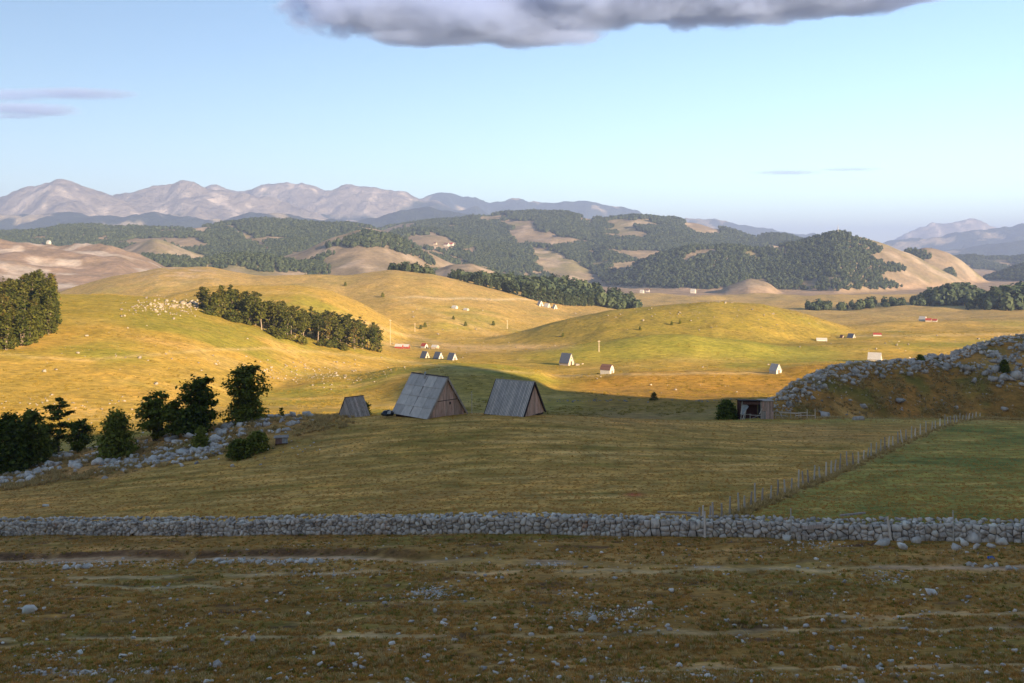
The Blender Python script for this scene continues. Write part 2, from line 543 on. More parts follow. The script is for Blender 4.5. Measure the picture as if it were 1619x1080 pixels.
def mat_leaf(name, a, b, trans=0.3, autumn=None):
    m, n, out = new_mat(name)
    rnd = N(n, 'ShaderNodeObjectInfo').outputs['Random']
    isl = N(n, 'ShaderNodeNewGeometry').outputs['Random Per Island']
    v = maths(n, 'MULTIPLY', maths(n, 'ADD', maths(n, 'MULTIPLY', rnd, 1.0), isl), 0.5)
    st = [(0.1, a), (0.8, b)]
    if autumn: st.append((0.97, autumn))
    c = ramp(n, v, st)
    d = N(n, 'ShaderNodeBsdfDiffuse'); n.links.new(c, d.inputs[0])
    tr = N(n, 'ShaderNodeBsdfTranslucent'); n.links.new(c, tr.inputs[0])
    mx = N(n, 'ShaderNodeMixShader'); mx.inputs[0].default_value = trans
    n.links.new(d.outputs[0], mx.inputs[1]); n.links.new(tr.outputs[0], mx.inputs[2]); n.links.new(mx.outputs[0], out.inputs[0])
    return m
M = {}
M['ground'] = mat_ground(); M['hills'] = mat_hills(); M['mountain'] = mat_mountain()
M['limestone'] = mat_stone('limestone', (.78, .64, .51), (.40, .32, .25), None, 1.5)
M['wallstone'] = mat_stone('wall_limestone', (.72, .565, .435), (.26, .20, .15), (.66, .30, .14), 2.2)
M['screestone'] = mat_stone('scree_limestone', (.60, .475, .365), (.20, .155, .115), None, 1.0)
M['whitestone'] = mat_stone('pale_limestone', (.34, .29, .225), (.20, .165, .12), None, 1.0)
M['plank'] = mat_wood('weathered_planks', (.44, .22, .14), (.85, .58, .43))
M['greyplank'] = mat_wood('grey_planks', (.30, .22, .165), (.64, .50, .39))
M['darkwood'] = mat_wood('dark_timber', (.035, .022, .018), (.09, .06, .05))
M['post'] = mat_wood('fence_posts', (.50, .38, .27), (.80, .66, .50))
M['roofsheet'] = mat_sheet('grey_roof_sheet', (.52, .415, .325), (.72, .585, .465), None, .85)
M['ribsheet'] = mat_sheet('ribbed_roof_sheet', (.58, .46, .36), (.84, .68, .54), None, .8)
M['rust'] = mat_sheet('rusty_sheet', (.09, .035, .025), (.16, .065, .045), None, .8)
M['white'] = mat_plain('whitewash', (.52, .48, .41))
M['tanwall'] = mat_plain('tan_boards', (.50, .40, .30))
M['redpaint'] = mat_plain('red_roof', (.30, .06, .045))
M['bluegrey'] = mat_plain('blue_grey_roof', (.10, .115, .15), .5)
M['brownroof'] = mat_plain('brown_roof', (.15, .085, .07))
M['greyroof'] = mat_plain('pale_grey_roof', (.42, .40, .37))
M['black'] = mat_plain('black_film', (.012, .012, .013), .35, .4)
M['bark'] = mat_wood('bark', (.10, .075, .055), (.26, .21, .16), 3.0)
M['palebark'] = mat_wood('pale_bark', (.17, .13, .095), (.36, .29, .22), 3.0)
M['leaf_dark'] = mat_leaf('dark_leaves', (.07, .095, .018), (.26, .25, .042))
M['leaf_wood'] = mat_leaf('beech_leaves', (.055, .072, .017), (.16, .155, .034), .3, (.26, .14, .045))
M['leaf_far'] = mat_leaf('far_leaves', (.044, .068, .044), (.105, .13, .065), .2)
M['grass'] = mat_leaf('grass_blades', (.36, .195, .04), (.70, .36, .10), .35)
M['drygrass'] = mat_leaf('dry_grass_blades', (.42, .26, .085), (.68, .46, .19), .35)
# ------------------------------------------------------------------ ground sheet
def lerp(a, b, w):
    w = np.clip(w, 0, 1)[..., None]
    return a * (1 - w) + b * w
def C3(*c): return np.array(c, float)
FENCE_A, FENCE_B = (12.55, 66.8), (71.0, 151.0)

def sheep_path(px, py):
    tot = np.zeros(np.shape(px))
    for a0, a1, b0, b1 in ((-60, 700, 1012, 1004), (500, 1250, 1008, 1000), (1250, 1700, 978, 968), (-60, 600, 918, 905), (0, 350, 925, 930), (1000, 1700, 1062, 1050), (900, 1700, 1000, 992), (700, 1500, 905, 898)):
        row = np.interp(px, [a0, a1], [b0, b1]) + 5 * perlin(px / 90, px * 0 + a0, 33)
        tot = np.maximum(tot, np.exp(-((py - row) / 2.6) ** 2) * sst(a0 - 40, a0 + 30, px) * (1 - sst(a1 - 30, a1 + 40, px)) * sst(-.45, .1, perlin(px / 130, px * 0 + a0, 37) + .1))
    return tot
def ground_colours():
    x, y, z, u, t, px, py = GX, GY, GZ, GU, GT, GPX, GPY
    n_big = fbm(x / 70, y / 70, 21, 4); n_mid = fbm(x / 18, y / 12, 22, 4); n_st = fbm(x / 9, y / 1.1, 23, 3)
    gold = C3(.45, .30, .062); green = C3(.31, .265, .042); tan = C3(.55, .37, .11); rust = C3(.40, .23, .045)
    c = np.zeros(x.shape + (3,)) + gold
    c = lerp(c, green, sst(-.05, .55, n_big + .15 * n_mid))
    c = lerp(c, tan, sst(.15, .7, fbm(x / 55, y / 25, 24, 4) + .3 * n_mid) * .8)
    c = lerp(c, rust, sst(.2, .8, fbm(x / 40, y / 40, 25, 4)) * .35)
    # greener round knoll, mound and upper left hillside
    w = np.exp(-((px - 1080) / 230.) ** 2) * sst(430, 450, t) * (1 - sst(640, 690, t))
    c = lerp(c, green * .95, w * .75)
    w = np.exp(-((px - 1210) / 120.) ** 2) * sst(440, 455, t) * (1 - sst(490, 510, t))
    c = lerp(c, C3(.27, .255, .045), w)
    w = sst(800, 900, px) * (1 - sst(1290, 1350, px)) * sst(405, 440, t) * (1 - sst(480, 486, t))
    c = lerp(c, C3(.34, .30, .050), w * (.75 + .3 * n_mid))
    w = sst(760, 840, px) * (1 - sst(1330, 1400, px)) * sst(500, 520, t) * (1 - sst(655, 675, t))
    c = lerp(c, C3(.27, .205, .045), w * np.clip(.55 + .6 * n_mid, 0, 1))
    w = (1 - sst(300, 560, px)) * sst(540, 490, py) * sst(250, 300, t) * (1 - sst(460, 480, t))
    c = lerp(c, C3(.31, .25, .04), w * .8)
    # golden bank and burnt grass
    w = sst(880, 960, px) * sst(235, 265, t) * (1 - sst(335, 345, t))
    c = lerp(c, C3(.38, .20, .038), w * .75)
    # far pinkish, drier turf
    w = sst(560, 1000, t)
    c = lerp(c, C3(.38, .27, .11) * (1 + .12 * n_mid[..., None]), w * .8)
    w = np.exp(-((px - 290) / 60.) ** 2) * sst(850, 950, t)
    c = lerp(c, C3(.44, .33, .24), w * .8 * sst(-.3, .4, n_mid))
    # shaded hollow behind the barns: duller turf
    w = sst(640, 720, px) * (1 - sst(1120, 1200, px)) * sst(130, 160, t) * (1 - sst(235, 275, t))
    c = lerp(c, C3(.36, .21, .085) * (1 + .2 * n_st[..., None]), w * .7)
    # right hill: brown heath
    rh = sst(1180, 1240, px) * sst(138, 150, t) * (1 - sst(225, 245, t))
    hh = lerp(np.zeros(c.shape) + C3(.46, .215, .052), C3(.70, .37, .11), sst(.1, .7, n_mid)); hh = lerp(hh, C3(.27, .185, .042), sst(.05, .6, fbm(x / 8, y / 5, 26, 3)))
    c = lerp(c, hh, rh)
    # mown meadow behind the wall
    wd = wall_depth(u)
    md = sst(-.2, .2, t - wd) * (1 - sst(128, 140, t + 3 * n_mid))
    mow = fbm(x / 14, y / 1.6, 27, 4)
    L = lerp(np.zeros(c.shape) + C3(.64, .345, .082), C3(.80, .46, .135), sst(.0, .8, mow)); L = lerp(L, C3(.42, .26, .056), sst(.1, .7, -mow + .3 * n_mid))
    L = lerp(L, C3(.62, .32, .09), sst(.2, .8, n_big + .4 * n_mid) * .7)
    Rr = lerp(np.zeros(c.shape) + C3(.40, .30, .065), C3(.60, .385, .10), sst(.05, .7, fbm(x / 7, y / 2.2, 28, 4))); Rr = lerp(Rr, C3(.27, .245, .055), sst(.1, .6, n_mid))
    ax, ay = FENCE_A; bx, by = FENCE_B
    side = ((x - ax) * (by - ay) - (y - ay) * (bx - ax)) / math.hypot(bx - ax, by - ay)
    meadow = lerp(L, Rr, sst(-.3, .3, side + .4 * n_mid))
    meadow = lerp(meadow, C3(.66, .43, .15), np.exp(-((side - .1) / .8) ** 2) * .7)
    c = lerp(c, meadow, md)
    # orange rusty patch of earth in the meadow
    w = np.exp(-((px - 1003) / 14.) ** 2 - ((py - 782) / 3.) ** 2) * md
    c = lerp(c, C3(.62, .16, .06), w * 1.2)
    # left outcrop: dry tall grass, brown
    w = (1 - sst(470, 560, px)) * sst(101, 110, t + 2.5 * n_mid + sst(0, 450, px) * -6) * (1 - sst(150, 165, t))
    oc = lerp(np.zeros(c.shape) + C3(.52, .27, .08), C3(.72, .36, .12), sst(.0, .6, n_mid)); oc = lerp(oc, C3(.27, .20, .048), sst(.1, .6, fbm(x / 6, y / 3, 29, 3)))
    c = lerp(c, oc, w)
    # foreground pasture
    fg = (1 - sst(-.6, -.2, t - wd))
    st2 = fbm(x / 11, y / 1.3, 31, 4)
    p = lerp(np.zeros(c.shape) + C3(.46, .235, .060), C3(.30, .205, .044), sst(-.15, .5, n_mid + .4 * st2))
    p = lerp(p, C3(.66, .36, .13), sst(.15, .8, st2 + .25 * n_big))
    p = lerp(p, C3(.19, .095, .045), sst(.3, .8, fbm(x / 4, y / 1.2, 32, 4)))
    p = lerp(p, C3(.64, .35, .11), np.exp(-((t - track_depth(u) + 1) / 3.5) ** 2) * .65)
    # sheep paths
    p = lerp(p, C3(.74, .47, .22), sheep_path(px, py) * (.8 + .3 * n_mid))
    c = lerp(c, p, fg)
    # cart track
    q = t - track_depth(u) - 0.35 * perlin(u * 14, u * 0 + 3.3, 12)
    strong = 1 - sst(520, 800, px)
    strong = np.maximum(strong, np.exp(-((px - 868) / 36.) ** 4)); strong = np.maximum(strong, np.exp(-((px - 1118) / 24.) ** 4) * .9); strong = np.maximum(strong, sst(1330, 1420, px))
    wid = np.interp(px, [0, 500, 800, 1000, 1619], [1.5, 1.2, .45, .35, .6])
    gr = np.exp(-(np.abs(q + .35) / np.maximum(wid, .2)) ** 3) * strong
    grav = lerp(np.zeros(c.shape) + C3(.66, .41, .23), C3(.50, .28, .15), sst(-.1, .6, fbm(x / 2.2, y / .7, 34, 3)))
    c = lerp(c, grav, gr * (1.0 + .3 * n_st))
    bank = np.exp(-((q - 1.12) / .36) ** 2) * (1 - sst(560, 780, px)) * sst(-.5, .2, fbm(x / 3, y / 3, 35, 3) + .2)
    c = lerp(c, C3(.15, .075, .042), bank * .9)
    # sheep-worn paths and strips of paler hay on the lit slopes
    for pts, wd_, cc, op in (([(0, 560), (130, 570), (250, 560), (330, 553), (420, 551), (560, 562), (690, 578), (840, 590)], 2.2, C3(.55, .40, .15), .7),
                             ([(640, 470), (760, 473), (900, 474)], 1.6, C3(.62, .48, .28), .8),
                             ([(560, 505), (640, 530), (720, 548), (850, 548)], 3, C3(.56, .40, .19), .6),
                             ([(610, 545), (760, 552), (900, 548)], 5, C3(.54, .36, .17), .6),
                             ([(880, 594), (1000, 592), (1120, 590), (1230, 590)], 2.0, C3(.60, .42, .18), .7),
                             ([(600, 462), (700, 500), (800, 535)], 3, C3(.52, .38, .17), .4),
                             ([(1330, 532), (1500, 530), (1619, 528)], 2.0, C3(.55, .40, .17), .6)):
        row = np.interp(px, [q_[0] for q_ in pts], [q_[1] for q_ in pts]) + 2 * perlin(px / 40, px * 0 + pts[0][0], 36)
        w = np.exp(-((py - row) / wd_) ** 2) * sst(pts[0][0] - 30, pts[0][0] + 20, px) * (1 - sst(pts[-1][0] - 20, pts[-1][0] + 30, px)) * sst(190, 230, t) * (1 - sst(1000, 1100, t))
        c = lerp(c, cc, w * op)
    return np.clip(c, .01, .8)

nr, nc = GX.shape
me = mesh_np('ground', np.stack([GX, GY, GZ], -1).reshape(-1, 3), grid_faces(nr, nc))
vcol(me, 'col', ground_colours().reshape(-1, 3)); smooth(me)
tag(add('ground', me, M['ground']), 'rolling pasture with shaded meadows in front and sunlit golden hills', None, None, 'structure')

# ------------------------------------------------------------------ farther hills and mountains
class Sheet:
    def __init__(s, ridges, base, t0, t1, nr, nu, nfun, k, u0=-.80, u1=.80):
        u = np.linspace(u0, u1, nu); t = np.exp(np.linspace(math.log(t0), math.log(t1), nr))
        s.Uu, s.T = np.meshgrid(u, t)
        s.X = s.Uu * s.T; s.Y = s.T
        hs = [np.zeros(s.X.shape) + base] + [g.h(s.Uu, s.T) for g in ridges]
        m = np.maximum.reduce(hs); kk = k * s.T
        z = m + kk * np.log(sum(np.exp(np.clip((h - m) / kk, -40, 0)) for h in hs))
        s.own = np.argmax(np.stack(hs), 0)
        s.Z = nfun(s, z, base)
        s.ridges, s.base = ridges, base
        s.u, s.t = u, t
        s.PX = CX + s.Uu * F; s.PY = HY + (EYE - s.Z) / s.T * F
    def z(s, x, y):
        a = np.interp(x / y, s.u, np.arange(len(s.u))); b = np.interp(np.log(y), np.log(s.t), np.arange(len(s.t)))
        i = np.minimum(a.astype(int), len(s.u) - 2); j = np.minimum(b.astype(int), len(s.t) - 2); fa = a - i; fb = b - j
        Z = s.Z
        return Z[j, i] * (1 - fa) * (1 - fb) + Z[j, i + 1] * fa * (1 - fb) + Z[j + 1, i] * (1 - fa) * fb + Z[j + 1, i + 1] * fa * fb
    def hit(s, px, py):
        u = float(U(px)); c = int(round(np.interp(u, s.u, np.arange(len(s.u)))))
        ok = np.nonzero(s.PY[:, c] <= py)[0]
        if not len(ok): return None
        t = s.t[ok[0]]
        return Vector((u * t, t, float(s.z(np.array([u * t]), np.array([t]))[0])))

HILLS = [
    Ridge([(-300, 372), (0, 379), (40, 385), (80, 391), (130, 394), (190, 400), (240, 414), (280, 432)], 1750, .14, .2, 60, .3),      # 1 bare pinkish hill, left
    Ridge([(185, 397), (220, 381), (245, 373), (275, 385), (310, 397), (345, 406)], 2350, .25, .25, 40, .4),                          # 2
    Ridge([(-300, 366), (0, 364), (60, 362), (150, 358), (250, 360), (350, 356), (420, 353), (500, 356), (560, 353), (620, 364)], 3100, .13, .2, 90, .3),   # 3 forest
    Ridge([(440, 408), (480, 396), (520, 379), (570, 370), (610, 378), (650, 396), (690, 414), (720, 424)], 2050, .22, .2, 50, .4),   # 4
    Ridge([(180, 416), (230, 405), (280, 405), (330, 411), (370, 423), (400, 431)], 1950, .2, .2, 40, .4),                            # 5
    Ridge([(680, 430), (715, 414), (745, 411), (775, 424), (800, 437)], 1600, .25, .2, 25, .5),                                       # 6
    Ridge([(540, 380), (600, 363), (650, 353), (700, 347), (760, 341), (830, 339), (900, 338), (940, 346), (1000, 343), (1060, 345), (1100, 352), (1150, 367), (1190, 380)], 3900, .17, .2, 120, .3),  # 7 forest
    Ridge([(900, 462), (960, 440), (1020, 412), (1080, 396), (1140, 387), (1200, 390), (1260, 383), (1300, 374), (1325, 367), (1360, 376), (1400, 388), (1440, 404), (1500, 431), (1560, 461), (1600, 480)], 2500, .30, .25, 45, .4),  # 8 forest hill
    Ridge([(1425, 408), (1465, 393), (1500, 405), (1550, 438), (1600, 472), (1640, 492)], 2750, .30, .25, 30, .5),                    # 9
    Ridge([(1110, 477), (1150, 452), (1185, 442), (1215, 447), (1240, 466), (1262, 480)], 2020, .25, .2, 30, .4),                     # 10
    Ridge([(1520, 452), (1550, 444), (1585, 432), (1619, 422), (1700, 406), (1900, 392)], 2950, .25, .2, 40, .4),                     # 11
    Ridge([(1440, 420), (1490, 408), (1530, 403), (1565, 406), (1600, 410), (1700, 404), (1900, 400)], 4300, .25, .2, 60, .4),        # 12
    Ridge([(840, 440), (880, 425), (930, 400), (960, 392), (1000, 400), (1050, 425), (1080, 445)], 3000, .2, .2, 60, .4),             # 13
    Ridge([(330, 415), (380, 408), (440, 412), (500, 420), (560, 424), (620, 420), (660, 425)], 1800, .2, .2, 40, .4),                # 14 low ground
    Ridge([(500, 400), (570, 388), (650, 380), (740, 384), (820, 396), (880, 412)], 2900, .16, .2, 70, .3),                           # 15
]
def nf_hills(s, z, base):
    a = np.clip((z - base) / 60, .12, 1.0)
    pk = np.exp(-((s.T - 1700) / 260.) ** 2) * (1 - sst(U(150), U(290), s.Uu))
    z = z + pk * 9 * (ridged(s.X / 160, s.Y / 160, 45, 4) - .7)
    return z + a * (0.005 * s.T * fbm(s.X / 420, s.Y / 420, 41, 5) + 3.0 * fbm(s.X / 110, s.Y / 110, 42, 3))
HS = Sheet(HILLS, -62.0, 1250, 6500, 300, 560, nf_hills, .0012)
def hill_colours(s):
    n1 = fbm(s.X / 300, s.Y / 300, 43, 4); n2 = fbm(s.X / 80, s.Y / 80, 44, 3)
    c = np.zeros(s.X.shape + (3,)) + C3(.225, .175, .115)
    c = lerp(c, C3(.21, .18, .09), sst(0, .6, n1))
    c = lerp(c, C3(.38, .30, .22), sst(.15, .7, n2 + .3 * n1) * .7)
    pk = (s.own == 1)
    c = lerp(c, C3(.26, .185, .135), pk * .8)
    c = lerp(c, C3(.42, .35, .29), pk * sst(.1, .5, n2))
    c = lerp(c, C3(.04, .055, .042), (s.own == 11) * 1.0)
    c = lerp(c, C3(.05, .065, .05), (s.own == 12) * sst(-.25, .25, n1))
    low = sst(-40, -58, s.Z)
    c = lerp(c, C3(.36, .25, .16), low * .7)
    return np.clip(c, .02, .7)
me = mesh_np('hills', np.stack([s_ for s_ in (HS.X, HS.Y, HS.Z)], -1).reshape(-1, 3), grid_faces(*HS.X.shape))
vcol(me, 'col', hill_colours(HS).reshape(-1, 3)); smooth(me)
tag(add('hills', me, M['hills']), 'wooded and bare hills beyond the golden pasture', None, None, 'structure')

MOUNT = [
    Ridge([(-400, 335), (-200, 326), (-60, 318), (0, 308), (40, 291), (70, 285), (92, 281), (115, 289), (140, 298), (170, 307), (200, 318), (240, 331), (300, 346)], 7400, .5, .5, 50, .5),
    Ridge([(150, 320), (180, 308), (240, 300), (290, 289), (310, 290), (345, 300), (380, 306), (420, 315), (480, 330), (520, 345)], 8000, .5, .5, 50, .5),
    Ridge([(290, 305), (335, 289), (360, 300), (380, 302), (420, 291), (440, 292), (480, 285), (500, 292), (525, 298), (570, 291), (600, 296), (640, 306), (690, 318), (720, 331)], 9400, .5, .5, 50, .5),
    Ridge([(630, 322), (680, 306), (700, 301), (740, 312), (790, 318), (815, 313), (860, 318), (900, 320), (935, 318), (970, 326), (1000, 330), (1015, 337), (1025, 352)], 11500, .5, .5, 60, .5),
    Ridge([(540, 356), (590, 345), (640, 332), (680, 326), (720, 331), (780, 345), (840, 352)], 7000, .35, .4, 80, .5),
    Ridge([(-300, 345), (0, 342), (60, 337), (120, 334), (190, 340), (240, 334), (280, 340), (330, 346), (400, 340), (450, 335), (500, 345), (560, 356)], 6600, .3, .4, 80, .5),
    Ridge([(1060, 352), (1090, 345), (1130, 347), (1170, 355), (1220, 364), (1268, 371), (1278, 366), (1296, 366), (1303, 384)], 12000, .5, .5, 50, .9),
    Ridge([(1395, 390), (1430, 372), (1455, 357), (1475, 349), (1500, 354), (1530, 346), (1545, 347), (1565, 358), (1620, 366)], 14500, .8, .6, 40, .6),
    Ridge([(1365, 396), (1400, 381), (1450, 376), (1520, 368), (1560, 361), (1619, 354), (1750, 344), (1950, 350)], 10500, .4, .4, 80, .5),
    Ridge([(1440, 405), (1500, 392), (1560, 388), (1620, 380), (1750, 375)], 8200, .35, .4, 80, .5),
]
def nf_mount(s, z, base):
    a = np.clip((z - base) / 300, 0, 1)
    for i, g in enumerate(MOUNT):      # the crests keep their own line, the flanks are gullied
        q = s.T - np.interp(s.Uu, g.uu, g.dd)
        a = np.where(s.own == i + 1, a * (1 - .62 * np.exp(-(q / 330.) ** 2)), a)
    z = z + np.clip((z - base) / 300, 0, 1) * 20 * fbm(s.X / 190, s.Y / 700, 56, 3)
    return z + a * (55 * (ridged(s.X / 800, s.Y / 800, 51, 6) - 1.0) + 30 * fbm(s.X / 260, s.Y / 260, 52, 4)) - 4 * a
MS = Sheet(MOUNT, -150.0, 5200, 16500, 260, 640, nf_mount, .0006)
def mount_colours(s):
    n1 = fbm(s.X / 700, s.Y / 700, 53, 5); n2 = fbm(s.X / 200, s.Y / 200, 54, 3)
    rock = lerp(np.zeros(s.X.shape + (3,)) + C3(.20, .178, .16), C3(.42, .37, .33), sst(0, .6, n2))
    woods_shade = C3(.030, .042, .032)  # forest colour, also painted over far ridges for their shaded look
    line = np.select([s.own == 1, s.own == 2, s.own == 3, s.own == 4, s.own == 5, s.own == 6, s.own == 7, s.own == 8, s.own == 9, s.own == 10],
                     [225., 205., 440., 900., 900., 420., 900., 60., 900., 700.], 300.)  # high lines darken whole ridges, with their shade put into the colour
    w = sst(40, -40, s.Z - line - 150 * n1 - 60 * n2)
    c = lerp(rock, woods_shade, w)
    c = lerp(c, C3(.36, .30, .21), sst(.45, .62, fbm(s.X / 420, s.Y / 420, 55, 3)) * w * .8)
    return np.clip(c, .02, .7)
me = mesh_np('mountain_range', np.stack([MS.X, MS.Y, MS.Z], -1).reshape(-1, 3), grid_faces(*MS.X.shape))
vcol(me, 'col', mount_colours(MS).reshape(-1, 3)); smooth(me)
tag(add('mountain_range', me, M['mountain']), 'hazy blue mountain range along the horizon', None, None, 'structure')

# the plain under and beyond it all, out to the horizon
g = 46000
me = mesh_np('plain', [(-g, -g, -170), (g, -g, -170), (g, g, -170), (-g, g, -170)], [(0, 1, 2, 3)])
vcol(me, 'col', np.tile(C3(.20, .17, .09), (4, 1)))
tag(add('plain', me, M['hills']), 'low plain reaching to the horizon', None, None, 'structure')

# ------------------------------------------------------------------ the haze of the evening air
HB = (-30000, 30000, -30000, 30000, -180, 760)
mb = MB(); mb.box(((HB[0] + HB[1]) / 2, (HB[2] + HB[3]) / 2, (HB[4] + HB[5]) / 2), (HB[1] - HB[0], HB[3] - HB[2], HB[5] - HB[4]))
m_, n_, o_ = new_mat('haze_air')
pv = N(n_, 'ShaderNodeVolumePrincipled'); pv.inputs['Color'].default_value = (.39, .51, .83, 1); pv.inputs['Density'].default_value = 9.5e-5; pv.inputs['Anisotropy'].default_value = 0.0
n_.links.new(pv.outputs[0], o_.inputs['Volume'])
hz = mb.build('haze', m_)
tag(hz, 'thin blue haze in the evening air', 'haze', None, 'stuff')
# ------------------------------------------------------------------ stones
RNG = np.random.default_rng(7)
def hull_variant(seed, n=14, sq=(1, .8, .62)):
    r = np.random.default_rng(seed)
    p = r.normal(size=(n, 3)); p /= np.linalg.norm(p, axis=1)[:, None]
    p = np.sign(p) * np.abs(p) ** .75 * np.array(sq) * r.uniform(.8, 1.1, (n, 1))
    bm = bmesh.new()
    for q in p: bm.verts.new(q)
    res = bmesh.ops.convex_hull(bm, input=bm.verts)
    bmesh.ops.delete(bm, geom=[v for v in bm.verts if not v.link_faces], context='VERTS')
    bmesh.ops.triangulate(bm, faces=bm.faces)
    bmesh.ops.recalc_face_normals(bm, faces=bm.faces)
    bm.verts.index_update()
    V = np.array([v.co[:] for v in bm.verts]); Fc = np.array([[v.index for v in f.verts] for f in bm.faces])
    bm.free()
    V = V / np.abs(V).max(0) * np.array(sq)
    return V, Fc
VAR = [hull_variant(100 + i, 13 + i % 5) for i in range(16)]                       # chunky
VARF = [hull_variant(200 + i, 14, (1, .75, .4)) for i in range(8)]                 # flat slabs
def rot_mats(rz, tx, ty):
    c, s = np.cos(rz), np.sin(rz)
    Rm = np.zeros((len(rz), 3, 3)); Rm[:, 0, 0] = c; Rm[:, 0, 1] = -s; Rm[:, 1, 0] = s; Rm[:, 1, 1] = c; Rm[:, 2, 2] = 1
    cx, sx = np.cos(tx), np.sin(tx)
    Rx = np.zeros_like(Rm); Rx[:, 0, 0] = 1; Rx[:, 1, 1] = cx; Rx[:, 1, 2] = -sx; Rx[:, 2, 1] = sx; Rx[:, 2, 2] = cx
    cy_, sy = np.cos(ty), np.sin(ty)
    Ry = np.zeros_like(Rm); Ry[:, 1, 1] = 1; Ry[:, 0, 0] = cy_; Ry[:, 0, 2] = sy; Ry[:, 2, 0] = -sy; Ry[:, 2, 2] = cy_
    return Rm @ Rx @ Ry
def merged_rocks(name, P, size, mat, variants=None, sink=.25, rng=RNG, kind='stuff', label=None, cat=None, parent=None):
    variants = variants or VAR
    n = len(P)
    if n == 0: return None
    vi = rng.integers(0, len(variants), n)
    sc = np.asarray(size)[:, None] * rng.uniform(.75, 1.2, (n, 3))
    Rm = rot_mats(rng.uniform(0, 6.28, n), rng.normal(0, .22, n), rng.normal(0, .22, n))
    VV = []; FF = []; off = 0
    for k, (V, Fc) in enumerate(variants):
        ids = np.nonzero(vi == k)[0]
        if not len(ids): continue
        W = np.einsum('nij,nvj->nvi', Rm[ids], V[None] * sc[ids][:, None, :]) + P[ids][:, None, :]
        W[:, :, 2] += (sc[ids][:, 2] * (.5 - sink))[:, None] * .8
        VV.append(W.reshape(-1, 3))
        FF.append((Fc[None] + (np.arange(len(ids)) * len(V))[:, None, None]).reshape(-1, 3) + off)
        off += len(ids) * len(V)
    me = mesh_np(name, np.concatenate(VV), np.concatenate(FF))
    o = add(name, me, M[mat], parent)
    return tag(o, label, cat, None, kind)
_rock_me = {}
def rock(name, p, size, mat, label, group, rng=RNG, flat=False, rz=None, sink=.25, tilt=.2, stretch=None, cat='rock'):
    vs_ = VARF if flat else VAR
    k = int(rng.integers(0, len(vs_)))
    key = (k, flat, mat)
    if key not in _rock_me:
        me = mesh_np('stone', *vs_[k]); me.materials.append(M[mat]); _rock_me[key] = me
    o = bpy.data.objects.new(name, _rock_me[key])
    sx = size * rng.uniform(.85, 1.15); sy = size * rng.uniform(.75, 1.1); sz = size * rng.uniform(.8, 1.1)
    if stretch: sx, sy, sz = size * stretch[0], size * stretch[1], size * stretch[2]
    o.scale = (sx, sy, sz)
    o.rotation_euler = (rng.normal(0, tilt), rng.normal(0, tilt), rng.uniform(0, 6.28) if rz is None else rz)
    zz = .4 if flat else .62
    o.location = (p[0], p[1], p[2] + sz * zz * (.55 - sink))
    tag(o, label, cat, group)
    return lk(o)

